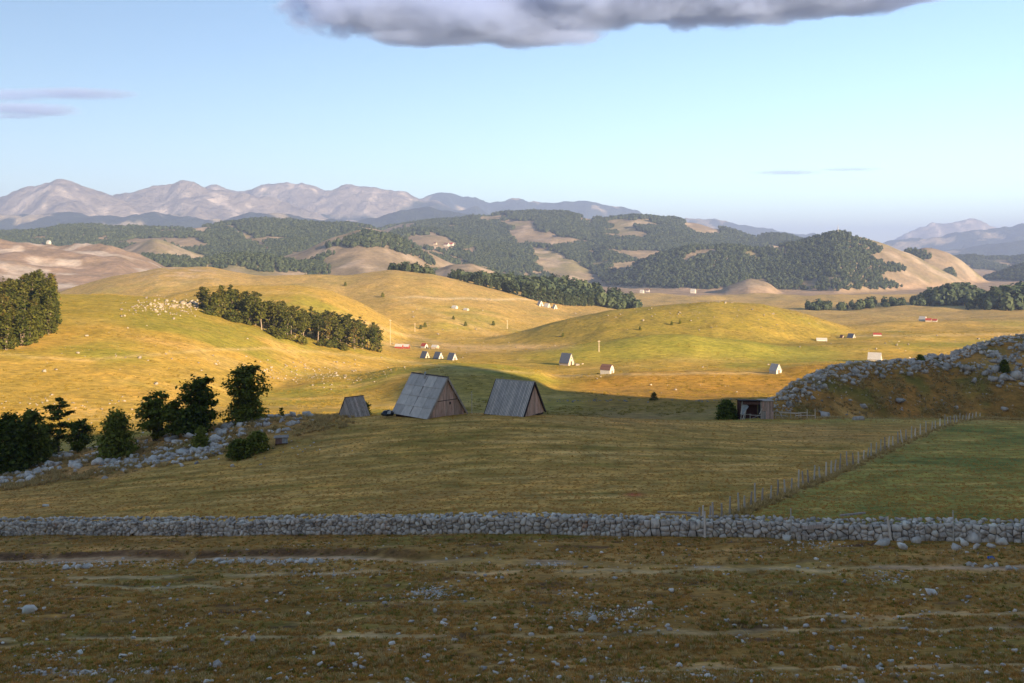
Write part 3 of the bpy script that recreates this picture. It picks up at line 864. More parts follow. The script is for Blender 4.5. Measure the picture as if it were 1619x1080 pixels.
# ---- the dry stone wall
def build_wall():
    us = np.linspace(U(-70), U(1700), 900)
    d = wall_depth(us); X = us * d; Y = d
    for a in (X, Y):   # soften the kinks
        a[:] = np.convolve(np.pad(a, 30, mode='reflect', reflect_type='odd'), np.ones(61) / 61, 'valid')
    Zg = HGT(X, Y - .35)
    sl = np.concatenate([[0], np.cumsum(np.hypot(np.diff(X), np.diff(Y)))])
    Lw = sl[-1]
    root = empty('dry_stone_wall', (0, float(np.interp(0, X, Y)), float(HGT(0., np.interp(0, X, Y)))))
    tag(root, 'long grey dry stone wall crossing the whole meadow', 'wall')
    RL = np.array(root.location)
    def top(s): return np.interp(s, [0, Lw * .3, Lw * .55, Lw * .75, Lw], [.92, 1.0, 1.06, 1.0, .98]) + .11 * perlin(s / 4., s * 0 + 2, 61) + .09 * perlin(s / 1.1, s * 0 + 5, 62)
    def frame(s):
        x = np.interp(s, sl, X); y = np.interp(s, sl, Y); z = np.interp(s, sl, Zg)
        dx = np.interp(s + .5, sl, X) - np.interp(s - .5, sl, X); dy = np.interp(s + .5, sl, Y) - np.interp(s - .5, sl, Y)
        l = math.hypot(dx, dy)
        return x, y, z, dx / l, dy / l
    rng = np.random.default_rng(5)
    # rubble core that fills the wall behind its face
    mb = MB(); ss = np.arange(0.2, Lw - .2, .9)
    ring = []
    for s in ss:
        x, y, z, tx, ty = frame(s); h = float(top(np.array(s))) - .16
        nx, ny = ty, -tx        # towards the camera
        sec = [(.26, -.4), (.20, h), (-.28, h - .03), (-.40, -.4)]
        ring.append([(x + nx * a - RL[0], y + ny * a - RL[1], z + b - RL[2]) for a, b in sec])
    pts = [p for r_ in ring for p in r_]
    fc = []
    for i in range(len(ring) - 1):
        for k in range(4): fc.append((i * 4 + k, i * 4 + (k + 1) % 4, i * 4 + 4 + (k + 1) % 4, i * 4 + 4 + k))
    mb.poly(pts, fc); mb.build('core', M['wallcore'], root)
    # face stones: cells packed edge to edge
    seeds = []
    s = 0.0
    while s < Lw:
        wcol = rng.choice([.20, .26, .32, .40, .52]) * (1 + .2 * float(sst(30, 60, s)))
        h = float(top(np.array(s))); nrow = int(rng.choice([3, 4, 5, 5, 6])) if s < 40 else int(rng.choice([2, 3, 4, 4, 5]))
        b = np.sort(rng.uniform(.0, 1, nrow) * .25 + (np.arange(nrow) + .35) / nrow - .1)
        for q in b: seeds.append((s + rng.uniform(-.12, .12), np.clip(q, .05, .97) * h))
        s += wcol
    seeds = np.array(seeds)
    order = np.argsort(seeds[:, 0]); seeds = seeds[order]
    cells = []
    for i, (cs, ch) in enumerate(seeds):
        lo = np.searchsorted(seeds[:, 0], cs - .9); hi = np.searchsorted(seeds[:, 0], cs + .9)
        h = float(top(np.array(cs)))
        poly = [(cs - .45, -.05), (cs + .45, -.05), (cs + .45, h), (cs - .45, h)]
        for j in range(lo, hi):
            if j == i: continue
            ox, oy = seeds[j]; mx, my = (cs + ox) / 2, (ch + oy) / 2; nx, ny = ox - cs, oy - ch
            out = []
            for a in range(len(poly)):
                p, q = poly[a], poly[(a + 1) % len(poly)]
                dp = (p[0] - mx) * nx + (p[1] - my) * ny; dq = (q[0] - mx) * nx + (q[1] - my) * ny
                if dp <= 0: out.append(p)
                if dp * dq < 0:
                    w = dp / (dp - dq); out.append((p[0] + (q[0] - p[0]) * w, p[1] + (q[1] - p[1]) * w))
            poly = out
            if len(poly) < 3: break
        if len(poly) < 3: continue
        A = .5 * abs(sum(poly[a][0] * poly[(a + 1) % len(poly)][1] - poly[(a + 1) % len(poly)][0] * poly[a][1] for a in range(len(poly))))
        if A < .008: continue
        cells.append((poly, A))
    def stone_geo(poly):
        P = np.array(poly); c = P.mean(0); n = len(P)
        x, y, z, tx, ty = frame(c[0]); nx, ny = ty, -tx
        batter = .10 * (1 - c[1] / 1.5)
        pr = .30 + batter + rng.uniform(-.07, .09)
        tilt = rng.normal(0, .18, 2)
        V = []
        for shr, dep in ((.95, -.18), (.93, -.04), (.82, .025)):
            for q in P:
                e = c + (q - c) * shr * (1 + rng.normal(0, .02))
                ds, dh = e - c
                dd = pr + dep + tilt[0] * ds + tilt[1] * dh
                V.append((x + tx * ds + nx * dd, y + ty * ds + ny * dd, z + e[1]))
        V.append((x + nx * (pr + .05), y + ny * (pr + .05), z + c[1]))
        Fc = []
        for k in range(n):
            k2 = (k + 1) % n
            for l in (0, 1):
                a, b = l * n + k, l * n + k2
                Fc += [(a, b, b + n), (a, b + n, a + n)]
            Fc.append((2 * n + k, 2 * n + k2, 3 * n))
        return np.array(V), np.array(Fc)
    geo = [stone_geo(p) for p, A in cells]
    size = np.array([A / (g[0][-1][1] ** 2) * (abs(g[0][-1][0] / g[0][-1][1]) < .525) for (p, A), g in zip(cells, geo)])
    big = set(np.argsort(-size)[:300].tolist())
    VV = []; FF = []; off = 0
    for i, (V, Fc) in enumerate(geo):
        if i in big:
            c = V.mean(0)
            o = add('stone', mesh_np('stone', V - c, Fc), M['wallstone'], root, tuple(c - RL))
        else:
            VV.append(V - RL); FF.append(Fc + off); off += len(V)
    tag(add('small_stones', mesh_np('small_stones', np.concatenate(VV), np.concatenate(FF)), M['wallstone'], root), kind='stuff')
    # loose stones along the top
    P = []; sz = []
    for s in np.arange(.1, Lw, .27):
        x, y, z, tx, ty = frame(s); h = float(top(np.array(s)))
        for off_ in (.16, -.14):
            if rng.random() < .12: continue
            P.append((x + ty * off_ + rng.normal(0, .05) - RL[0], y - tx * off_ + rng.normal(0, .04) - RL[1], z + h - .06 - RL[2])); sz.append(rng.choice([.06, .09, .12, .15, .2]) * (1 + .2 * float(sst(30, 60, s))))
    merged_rocks('top_stones', np.array(P), np.array(sz), 'capstone', None, .1, rng, 'stuff', None, None, root)
    # the back of the wall, seen only from the meadow side
    P = []; sz = []
    for s in np.arange(.1, Lw, .34):
        x, y, z, tx, ty = frame(s); h = float(top(np.array(s)))
        for q in (.15, .45, .75, 1.05):
            P.append((x - ty * .36 + rng.normal(0, .04) - RL[0], y + tx * .36 + rng.normal(0, .04) - RL[1], z + q + rng.normal(0, .04) - RL[2])); sz.append(rng.uniform(.17, .24))
    merged_rocks('back_stones', np.array(P), np.array(sz), 'wallstone', None, .25, rng, 'stuff', None, None, root)
    return root, frame, sl, X, Y, top
M['wallcore'] = mat_plain('wall_core', (.07, .06, .05), .95, .05)
M['capstone'] = mat_stone('cap_limestone', (.80, .65, .51), (.40, .31, .23), (.70, .28, .12), 1.2)
WALL, w_frame, w_sl, w_X, w_Y, w_top = build_wall()
def on_wall(px, off=0.0):
    s = float(np.interp(U(px), w_X / w_Y, w_sl)); x, y, z, tx, ty = w_frame(s)
    return Vector((x + ty * off, y - tx * off, z)), float(w_top(np.array(s)))

# stakes and boards in the wall
def stake(px, py_top, h, lean, label, off=.45, w=.09):
    p, tp = on_wall(px, off)
    p.z = float(HGT(p.x, p.y)) - .1
    mb = MB(); mb.tube([(0, 0, 0), (lean * .5, .06, h * .5), (lean, .18, h)], [w * .55, w * .5, w * .38], 6)
    return tag(mb.build('wooden_stake', M['post'], None, p), label, 'stake', 'stakes leaning on the stone wall')
stake(1114, 818, 1.75, .02, 'weathered wooden stake against the wall beside the fence end', .5, .16)
stake(1250, 818, 2.05, .03, 'thin upright stake at the wall above the crossed loose boards', .46, .10)
stake(1407, 830, 1.55, -.16, 'short leaning stake by the broken part of the wall', .55, .16)
stake(1505, 819, 1.95, .05, 'thin pale stake at the wall, nearest the right edge', .46, .08)
def wall_board(px, a, b, w, t_, label, tilt=0.0):
    p, tp = on_wall(px, .52)
    mb = MB(); mb.bar(a, b, t_, w)
    return tag(mb.build('loose_board', M['greyplank'], None, p), label, 'board', 'loose boards on the wall')
wall_board(1285, (-.75, .0, .82), (.75, -.02, .92), .24, .05, 'wide weathered board lying flat against the wall face')
wall_board(1270, (-.75, -.05, .60), (.65, .0, .16), .10, .06, 'thin pole slanting down the face of the wall')
wall_board(1300, (.30, -.05, .0), (.62, .02, .62), .10, .06, 'short board propped up against the wall foot')
wall_board(1090, (-2.0, .42, 1.53), (.7, .46, 1.44), .10, .14, 'long thin plank lying along the wall top by the fence')
wall_board(1345, (-.6, .40, 1.50), (1.0, .42, 1.66), .09, .16, 'grey plank lying along the broken wall top')

# stones fallen from the wall
for i, (px, py, w, lab) in enumerate([
        (1396, 862, 18, 'pale block tipped on edge, fallen left of the leaning stake'),
        (1425, 868, 16, 'pale fallen stone lying lowest below the leaning stake'),
        (1449, 858, 14, 'fallen stone with flat face beside the leaning stake'),
        (1424, 856, 10, 'small fallen stone tucked under the leaning stake'),
        (1501, 852, 14, 'rounded stone at the wall foot under the thin pale stake'),
        (1512, 869, 16, 'low rounded stone fallen furthest from the wall on the right'),
        (1524, 863, 14, 'fallen stone in the middle of the tumbled heap'),
        (1539, 858, 20, 'largest grey stone of the tumbled heap at the wall'),
        (1545, 868, 12, 'small stone in front of the tumbled heap'),
        (1560, 856, 16, 'grey stone leaning on the tumbled heap'),
        (1567, 866, 12, 'small pale wedge stone beside the tumbled heap'),
        (1585, 861, 17, 'round pale boulder at the right end of the tumbled heap'),
        (1244, 853, 12, 'stone fallen at the wall foot below the upright stake')]):
    p = hit(px, py)
    rock('fallen_stone', p, w / F * p.y * .72, 'capstone', lab, 'stones fallen from the wall', sink=.1, tilt=.5, cat='stone')

# ---- foreground rocks one can pick out
FGROCK = [(47, 968, 20, 'slanted grey slab sticking out of the turf at the left'), (344, 1054, 19, 'tall pale rock standing in the lower left turf'), (701, 989, 18, 'blocky pale rock above the middle sheep path'),
          (650, 985, 10, 'small round rock left of the blocky pale rock'), (1473, 939, 20, 'large domed grey boulder in the right foreground'), (937, 981, 21, 'flat pale rock among the stony patch at the centre'),
          (1235, 1036, 12, 'flat white stone in the lower right turf'), (785, 1066, 13, 'pale rock at the bottom edge, centre left'), (37, 944, 9, 'small white stone above the slanted grey slab'),
          (304, 890, 12, 'rounded stone beside the cart track'), (1335, 921, 10, 'pale stone above the domed grey boulder, to its left'), (1337, 970, 8, 'pale stone halfway between the domed boulder and the sheep path'),
          (443, 1068, 12, 'pale angular stone at the lower left edge'), (424, 1076, 10, 'grey stone cut by the bottom edge'), (482, 1070, 13, 'grey stone right of the pale angular stone'),
          (764, 1058, 12, 'tilted pale slab left of the rock at the bottom edge'), (1170, 1006, 9, 'small pale stone on the right sheep path'), (1175, 1016, 9, 'round stone just below the right sheep path'),
          (126, 1033, 13, 'pale stones stuck together in the left turf'), (186, 1014, 8, 'pale pebble stone on the left sheep path'), (826, 1043, 10, 'flat pale stone below the middle sheep path'),
          (799, 1029, 9, 'thin flat stone below the blocky pale rock'), (1016, 1057, 9, 'small dark stone in the lower middle turf'), (1350, 1024, 9, 'low stone near the lower right middle'),
          (1427, 995, 11, 'flat slab on the long right sheep path'), (1070, 1022, 9, 'pale stone near the long middle path end'), (965, 1050, 8, 'pale stone low in the middle')]
for px, py, w, lab in FGROCK:
    p = hit(px, py); fl = 'flat' in lab or 'slab' in lab
    st = None
    if px == 344: st = (.75, .6, 1.25)
    if px == 47: st = (1.1, .8, 1.3)
    rock('rock', p, w / F * p.y * .55, 'limestone', lab, 'rocks in the foreground pasture', flat=fl and px != 47, tilt=.35, sink=.2, stretch=st, rz=(.5 if px in (47, 344) else None))
def rock_row(pts, n, smin, smax, group, lab, mat='limestone', jy=3.0, name='rock'):
    xs = np.interp(RNG.uniform(0, 1, n), np.linspace(0, 1, len(pts)), [q[0] for q in pts]); ys = np.interp(xs, [q[0] for q in pts], [q[1] for q in pts]) + RNG.uniform(-jy, jy, n)
    for p in hits(xs, ys):
        rock(name, p, RNG.uniform(smin, smax) / F * p[1] * .55, mat, lab, group, tilt=.3)
rock_row([(330, 889), (420, 889), (530, 887)], 26, 5, 13, 'stones edging the cart track', 'pale stone in the row edging the cart track')
rock_row([(100, 899), (150, 897)], 9, 8, 14, 'stones heaped left of the cart track', 'grey stone of the small heap at the left of the cart track')
rock_row([(1530, 895), (1619, 899)], 10, 7, 12, 'stones under the right end of the track', 'grey stone in the row under the pale track at the right')

def scatter_fg(n, smin, smax, t0, t1):
    u = RNG.uniform(U(-40), U(1660), n); t = 1 / RNG.uniform(1 / t1, 1 / t0, n)
    dens = fbm(u * 18, t / 6, 71, 3)
    k = dens + RNG.normal(0, .35, n) > -.05
    u, t = u[k], t[k]
    k = t < wall_depth(u) - 1.0
    u, t = u[k], t[k]
    P = np.stack([u * t, t, HGT(u * t, t)], 1)
    s = smin * (smax / smin) ** (RNG.uniform(0, 1, len(P)) ** 2.6)
    return P, s
P, s_ = scatter_fg(6800, .026, .16, 33, 68)
merged_rocks('scattered_stones', P, s_, 'limestone', None, .12, label='small pale stones strewn through the foreground turf', cat='stones')
def patch(cx, cy, rx, ry, n, smin, smax, mat, name, label, var=None, tmin=0, jit=0.0, gauss=True):
    xs = cx + (RNG.normal(0, .5, n) if gauss else RNG.uniform(-1, 1, n)) * rx; ys = cy + (RNG.normal(0, .5, n) if gauss else RNG.uniform(-1, 1, n)) * ry
    P = hits(xs, ys, tmin, jit, RNG)
    s = smin * (smax / smin) ** (RNG.uniform(0, 1, len(P)) ** 2)
    return merged_rocks(name, P, s, mat, var, .12, label=label, cat='stones')
for cx, cy, rx, ry, n, a, b, lab in [(690, 936, 32, 11, 230, .02, .08, 'dense patch of white gravel above the middle of the pasture'), (625, 942, 45, 8, 60, .02, .07, 'thin scatter of gravel left of the white gravel patch'),
        (430, 888, 110, 4, 200, .03, .10, 'rubble spread along the cart track edge'), (90, 1066, 110, 9, 260, .02, .09, 'gravel in the lower left corner of the turf'), (80, 1037, 60, 8, 90, .02, .08, 'gravel patch left of the tall pale rock'),
        (925, 972, 60, 13, 150, .02, .08, 'rubble round the flat pale rock'), (1000, 968, 50, 12, 130, .02, .08, 'brown stony patch right of the flat pale rock'), (1400, 916, 55, 10, 150, .02, .07, 'stony earth patch below the broken wall'),
        (1290, 862, 50, 10, 60, .03, .08, 'small stones under the loose boards'), (520, 905, 160, 9, 120, .02, .08, 'stones strewn below the cart track'), (985, 1075, 50, 6, 70, .02, .08, 'gravel at the bottom edge in the middle'),
        (130, 892, 160, 6, 160, .03, .10, 'rubble at the left end of the cart track'), (1340, 1070, 160, 8, 40, .02, .06, 'few stones in the lower right corner'), (868, 893, 40, 3, 60, .03, .07, 'white stones by the short pale stretch of track'),
        (1110, 1070, 80, 8, 90, .02, .08, 'stones at the bottom edge right of centre'), (240, 1060, 120, 8, 130, .02, .07, 'stones low in the left turf')]:
    patch(cx, cy, rx, ry, int(n * 1.3), a * 1.3, b * 1.3, 'limestone', 'gravel', lab)

# ---- rocky bank on the left
LEFT = [(8, 752, 16), (22, 745, 18), (34, 742, 15), (33, 764, 12), (46, 753, 16), (58, 748, 15), (66, 752, 9), (40, 748, 11), (2, 748, 14),
        (155, 733, 18), (170, 730, 14), (164, 722, 12), (178, 736, 10), (195, 722, 15), (188, 733, 12), (201, 732, 14), (213, 731, 15), (222, 736, 9), (144, 724, 9), (186, 742, 7),
        (240, 729, 16), (250, 726, 12), (262, 724, 16), (275, 722, 13), (290, 718, 18), (303, 716, 20), (316, 713, 14), (328, 712, 12), (338, 713, 12), (348, 709, 12), (358, 706, 11), (248, 735, 9),
        (335, 700, 17), (343, 697, 22), (350, 688, 16), (345, 683, 14), (357, 676, 18), (366, 672, 15), (377, 665, 14), (391, 661, 16), (405, 660, 18), (413, 664, 10), (385, 683, 15), (365, 684, 9), (420, 667, 8),
        (262, 690, 17), (268, 699, 14), (304, 682, 15), (295, 690, 11), (276, 702, 9), (262, 712, 10), (272, 711, 8), (440, 684, 9), (483, 652, 17), (492, 660, 14), (426, 658, 11), (462, 655, 9), (466, 670, 8), (495, 666, 6), (232, 699, 8), (318, 690, 9), (110, 733, 10), (125, 730, 9), (90, 735, 8), (70, 790, 0)]
for i, (px, py, w) in enumerate(LEFT):
    if not w: continue
    p = hit_near(px, py, 96, 140)
    rock('boulder', p, w / F * p.y * .60, 'limestone', 'grey limestone boulder on the rocky bank among the dark trees', 'boulders on the rocky bank', tilt=.25, sink=.25, cat='boulder')
p = hit_near(452, 681, 96, 140); rock('boulder', p, 13 / F * p.y * .6, 'limestone', 'rounded boulder on the bank above the small wooden box', 'boulders on the rocky bank', cat='boulder')
p = hit(71, 801); rock('rock', p, 11 / F * p.y * .55, 'limestone', 'lone pale stone in the meadow behind the wall, far left', None)
for pts, n, lab in [([(80, 722), (110, 709), (155, 697)], 130, 'low tumbled stone wall behind the left trees'), ([(225, 731), (300, 720), (360, 711)], 120, 'broken stones along the foot of the rocky bank'), ([(335, 703), (350, 685), (380, 667), (410, 662), (440, 660), (490, 655)], 110, 'broken stones along the top of the rocky bank'),
                    ([(150, 738), (190, 734), (225, 732)], 60, 'broken stones below the conical dark tree'), ([(0, 756), (35, 750), (70, 747)], 70, 'heap of broken stones at the left edge')]:
    xs = np.interp(RNG.uniform(0, 1, n), np.linspace(0, 1, len(pts)), [q[0] for q in pts]); ys = np.interp(xs, [q[0] for q in pts], [q[1] for q in pts]) + RNG.normal(0, 3, n)
    P = np.array([hit_near(a_, b_ + RNG.normal(0, 5), 96, 142)[:] for a_, b_ in zip(xs, ys)])
    merged_rocks('stone_bank', P, RNG.uniform(.12, .5, len(P)), 'limestone', None, .2, label=lab, cat='stones')
patch(290, 705, 170, 22, 260, .07, .3, 'limestone', 'scattered_stones', 'stones strewn over the rocky bank')
for a_, b_, n_b, lab_b in ((100, 735, 26, 'limestone blocks scattered below the left dark trees'), (300, 695, 30, 'limestone blocks scattered over the middle of the bank'), (430, 668, 26, 'limestone blocks scattered at the right end of the bank')):
    xs = RNG.normal(a_, 40, n_b); ys = b_ + (a_ - xs) * .19 + RNG.normal(0, 9, n_b)
    P = np.array([hit_near(q1, q2, 100, 142)[:] for q1, q2 in zip(xs, ys)])
    merged_rocks('stone_bank', P, RNG.uniform(.2, .75, n_b), 'limestone', None, .25, label=lab_b, cat='stones')

# ---- rocky hill on the right
def inpoly(px, py, poly):
    px = np.asarray(px); py = np.asarray(py); c = np.zeros(px.shape, bool); j = len(poly) - 1
    for i in range(len(poly)):
        xi, yi = poly[i]; xj, yj = poly[j]
        c ^= ((yi > py) != (yj > py)) & (px < (xj - xi) * (py - yi) / (yj - yi + 1e-9) + xi)
        j = i
    return c
SCREE = [(1212, 652), (1222, 630), (1260, 602), (1330, 574), (1440, 566), (1500, 557), (1560, 535), (1640, 515), (1640, 612), (1590, 606), (1560, 598), (1500, 586), (1440, 588), (1400, 594), (1330, 610), (1275, 632), (1240, 648)]
def scree_points(n):
    xs = RNG.uniform(1205, 1640, n); ys = RNG.uniform(515, 655, n); k = inpoly(xs, ys, SCREE)
    return xs[k], ys[k]
xs, ys = scree_points(6000)
edge = fbm(xs / 30, ys / 14, 73, 3)
k = edge + RNG.normal(0, .25, len(xs)) > -.30 + sst(1400, 1600, xs) * .1
P = hits(xs[k], ys[k], 140, 1.5, RNG)
merged_rocks('scree', P, .12 * (6.0 ** (RNG.uniform(0, 1, len(P)) ** 2.4)), 'screestone', None, .2, label='grey limestone scree covering the dark hill on the right', cat='scree')
# stones on the crest itself so that the skyline is broken
n = 500
xs = RNG.uniform(1215, 1640, n); P = []
g0 = NEAR[0]; uu = U(xs); dd = np.interp(uu, g0.uu, g0.dd) + RNG.uniform(-4, 7, n)
P = np.stack([uu * dd, dd, HGT(uu * dd, dd)], 1)
merged_rocks('scree', P, RNG.uniform(.2, .6, n), 'screestone', None, .2, label='limestone blocks along the skyline of the dark right hill', cat='scree')
xs, ys = scree_points(190)
for p in hits(xs, ys, 140):
    rock('scree_block', p, .5 + .7 * RNG.random() ** 2.5, 'screestone', 'grey limestone block in the scree of the dark right hill', 'blocks in the scree on the right hill', tilt=.4, cat='boulder')
for px, py, w, lab in [(1591, 600, 22, 'large grey outcrop rock below the round shrub on the right hill'), (1612, 597, 20, 'grey outcrop rock cut by the right edge of the picture'), (1570, 600, 16, 'grey outcrop rock left of the largest one'), (1582, 605, 12, 'small outcrop rock below the round shrub'),
                       (1424, 638, 18, 'grey rock with pale top alone on the brown slope'), (1303, 660, 22, 'grey boulder at the foot of the slope past the pole fence'), (1358, 664, 20, 'flat pale slab lying at the foot of the right slope'), (1365, 643, 11, 'flat stone on the brown slope left of the lone rock'),
                       (1589, 649, 12, 'white stone high on the right of the brown slope'), (1344, 633, 7, 'small white stone on the brown slope'), (1407, 630, 6, 'tiny white stone left above the lone rock'), (1540, 604, 12, 'flat slab near the outcrop on the right'),
                       (1580, 612, 10, 'flat stone below the outcrop rocks'), (1512, 645, 7, 'small white stone above the fence end'), (1336, 598, 13, 'pale block in the lower edge of the scree'), (1528, 585, 30, 'long smooth slab of bedrock in the scree')]:
    p = hit(px, py, 125)
    rock('boulder', p, w / F * p.y * .58, 'screestone', lab, 'rocks on the brown slope', flat='flat' in lab or 'slab' in lab, tilt=.2, sink=.15, cat='boulder')
patch(1430, 632, 180, 26, 150, .08, .3, 'screestone', 'scattered_stones', 'stones strewn over the brown slope on the right', tmin=130)

# ---- pale rocks on the sunlit slopes
for cx, cy, rx, ry, n, a, b, lab in [(265, 484, 62, 14, 260, .25, 1.0, 'white boulders spilling down the sunlit hillside by the trees'), (305, 480, 16, 8, 26, .6, 1.6, 'largest pale boulders at the top of the white boulder field'),
        (505, 588, 110, 20, 280, .15, .7, 'white stones strewn over the sunlit hump behind the left trees'), (90, 640, 140, 18, 160, .12, .6, 'pale rocks on the sunlit slope behind the dark left trees'),
        (1130, 500, 220, 22, 170, .25, .9, 'pale stones dotting the green round knoll'), (1130, 477, 200, 3, 150, .25, .8, 'pale stones along the top of the round knoll'), (700, 520, 200, 40, 90, .3, .9, 'pale stones dotting the golden middle slopes'),
        (200, 560, 260, 40, 110, .15, .7, 'pale stones dotting the sunlit left meadow'), (1050, 600, 200, 30, 60, .12, .6, 'pale stones on the golden bank'), (790, 474, 150, 3, 70, .3, .9, 'line of white stones across the far pasture'),
        (1450, 540, 180, 18, 60, .3, .9, 'pale stones on the right pastures'), (935, 634, 90, 2, 90, .15, .5, 'tumbled stones along the shaded hollow'), (800, 620, 100, 25, 30, .1, .4, 'stones in the shaded hollow behind the barns'),
        (1150, 634, 90, 2, 60, .15, .5, 'white stones on the far edge of the hollow')]:
    patch(cx, cy, rx, ry, n if n > 200 or cy < 490 else int(n * .6), a, b, 'whitestone', 'pale_stones', lab, tmin=150)
# ------------------------------------------------------------------ trees
def leaf_quads(C, N_, s, rng, asp=.62):
    """one leafy spray per centre: a bent kite of four corners"""
    n = len(C)
    N_ = N_ / (np.linalg.norm(N_, axis=1)[:, None] + 1e-9)
    a = rng.normal(size=(n, 3)); a -= (a * N_).sum(1)[:, None] * N_; a /= np.linalg.norm(a, axis=1)[:, None] + 1e-9
    b = np.cross(N_, a)
    s = np.asarray(s)[:, None]
    k = rng.uniform(.7, 1.3, (n, 1))
    V = np.stack([C - a * s, C + b * s * asp * k + N_ * s * .15, C + a * s, C - b * s * asp / k + N_ * s * .15], 1)
    return V.reshape(-1, 3), np.arange(4 * n).reshape(n, 4)

def tree_geo(seed, H, rad, base, nleaf, leaf, stems=1, shape='round', spread=.22, lean=0.0, clump=.5, limbs=14, trunk_r=.16):
    """returns trunk MB and crown (V, F); base = height where the leaves begin (share of H)"""
    rng = np.random.default_rng(seed)
    mb = MB(); tips = []
    def prof(h):     # h 0..1 over the crown
        if shape == 'cone': return (1 - h) ** .8 * .95 + .08
        if shape == 'spread': return (.55 + .45 * math.sin(math.pi * min(1, h * 1.1))) * (1.0 if h < .85 else 1 - (h - .85) * 3)
        if shape == 'bush': return math.sqrt(max(0.02, 1 - h ** 2))
        return math.sin(math.pi * (.12 + .86 * h)) ** .6
    for s in range(stems):
        a = 6.28 * s / stems + rng.uniform(-.4, .4)
        off = rad * .35 * (stems > 1) * rng.uniform(.4, 1)
        hs = H * rng.uniform(.82, 1.0) if stems > 1 and s else H * .97
        p0 = np.array([math.cos(a) * off * .25, math.sin(a) * off * .25, -.3])
        p3 = np.array([math.cos(a) * off * .8 + lean * H, math.sin(a) * off * .8, hs])
        pts = []
        for i in range(7):
            w = i / 6
            q = p0 + (p3 - p0) * w + rng.normal(0, .02 * H, 3) * (0 < i < 6) * np.array([1, 1, 0])
            pts.append(q)
        tr = trunk_r * (1 if stems == 1 else .7)
        mb.tube(pts, [tr * (1.25 - w * 1.1) for w in np.linspace(0, 1, 7)], 6)
        nl = limbs if stems == 1 else max(7, int(limbs * 2.6 / stems))
        for l in range(nl):
            w = base + (1 - base) * (l + rng.uniform(0, .8)) / nl
            w = min(w, .97)
            i = min(5, int(w * 6)); q = pts[i] + (pts[i + 1] - pts[i]) * (w * 6 - i)
            ang = l * 2.4 + rng.uniform(-.5, .5)
            hc = (w - base) / (1 - base)
            Rr = rad * (1 if stems == 1 else .80) * prof(hc) * rng.uniform(.6, 1.12)
            up = rng.uniform(.05, .45) * Rr if shape != 'spread' else rng.uniform(.0, .3) * Rr
            e = q + np.array([math.cos(ang) * Rr, math.sin(ang) * Rr, up])
            m_ = (q + e) / 2 + np.array([0, 0, -.06 * Rr])
            mb.tube([q, m_, e], [tr * .38 * (1.1 - .7 * w), tr * .22, tr * .08], 4, False)
            for f in (.35, .55, .75, .95): tips.append((q + (e - q) * f, Rr * (.55 - .2 * f), hc))
        tips.append((pts[-1], rad * .25, 1.0))
    T = np.array([t[0] for t in tips]); tr_ = np.array([t[1] for t in tips])
    if shape in ('bush', 'cone'):
        n2 = len(T)
        hh = rng.uniform(0, 1, n2 * 2); an = rng.uniform(0, 6.28, n2 * 2); rr = rad * np.array([prof(x) for x in hh]) * rng.uniform(.2, 1, n2 * 2) ** .5
        T2 = np.stack([np.cos(an) * rr + lean * H * hh, np.sin(an) * rr, H * (base + (1 - base) * hh)], 1)
        T = np.concatenate([T, T2]); tr_ = np.concatenate([tr_, np.full(len(T2), rad * .22)])
    pick = rng.integers(0, len(T), nleaf)
    D_ = rng.normal(size=(nleaf, 3)) * np.array([1, 1, spread / .35])
    C = T[pick] + D_ * (tr_[pick] * clump)[:, None]
    C[:, 2] = np.maximum(C[:, 2], .02 * H + rng.uniform(0, .1, nleaf))
    Nn = rng.normal(size=(nleaf, 3)) * .6 + np.array([0, 0, 1.0]) + (C - np.array([0, 0, H * .6])) / max(rad, .1) * .4
    V, Fq = leaf_quads(C, Nn, leaf * rng.uniform(.6, 1.35, nleaf), rng)
    return mb, V, Fq
def make_tree(name, loc, label, group, leafmat='leaf_dark', cat='tree', rz=0.0, trunk='trunk', **kw):
    mb, V, Fq = tree_geo(**kw)
    root = empty(name, loc, rz)
    tag(root, label, cat, group)
    mb.build(trunk, M['bark'], root)
    add('crown', mesh_np('crown', V, Fq), M[leafmat], root)
    return root
def copy_tree(o, loc, rz, sc, label=None, group=None, name=None):
    r = o.copy(); COL.objects.link(r)
    r.location = loc; r.rotation_euler = (0, 0, rz); r.scale = sc
    if label: r['label'] = label
    if group: r['group'] = group
    for ch in o.children:
        c = ch.copy(); COL.objects.link(c); c.parent = r
    return r
def P_(px, py, tmin=90):
    p = hit(px, py, tmin); return p
# dark trees on the rocky bank: (column, foot row, top row, width px)
def bank_tree(px, foot, top, wpx, label, name='beech_tree', cat='tree', d=None, **kw):
    p = hit_near(px, foot, 96, 140) if d is None else at(px, d)
    k = p.y / F
    H = (HY + (EYE - p.z) / p.y * F - top) * k
    return make_tree(name, p, label, 'dark trees and shrubs on the rocky bank', cat=cat, H=H, rad=wpx * k / 2, **kw)
NL = 4200
bank_tree(-34, 752, 660, 66, 'dark bushy tree cut off by the left edge of the picture', seed=1, base=.02, nleaf=NL, leaf=.22, stems=3, shape='bush', clump=.6)
bank_tree(14, 748, 656, 58, 'broad dark tree at the far left, right at the heap of stones', seed=2, base=.02, nleaf=6000, leaf=.22, stems=4, shape='bush', clump=.7)
bank_tree(50, 736, 650, 50, 'dense dark tree between the far left tree and the slender one', seed=3, base=.02, nleaf=5200, leaf=.22, stems=3, shape='bush', clump=.7)
bank_tree(93, 715, 628, 54, 'slender open tree with tiered branches and sky-lit gaps', 'pine_tree', seed=4, base=.33, nleaf=1700, leaf=.24, stems=1, shape='spread', spread=.12, clump=.42, limbs=15, trunk_r=.13)
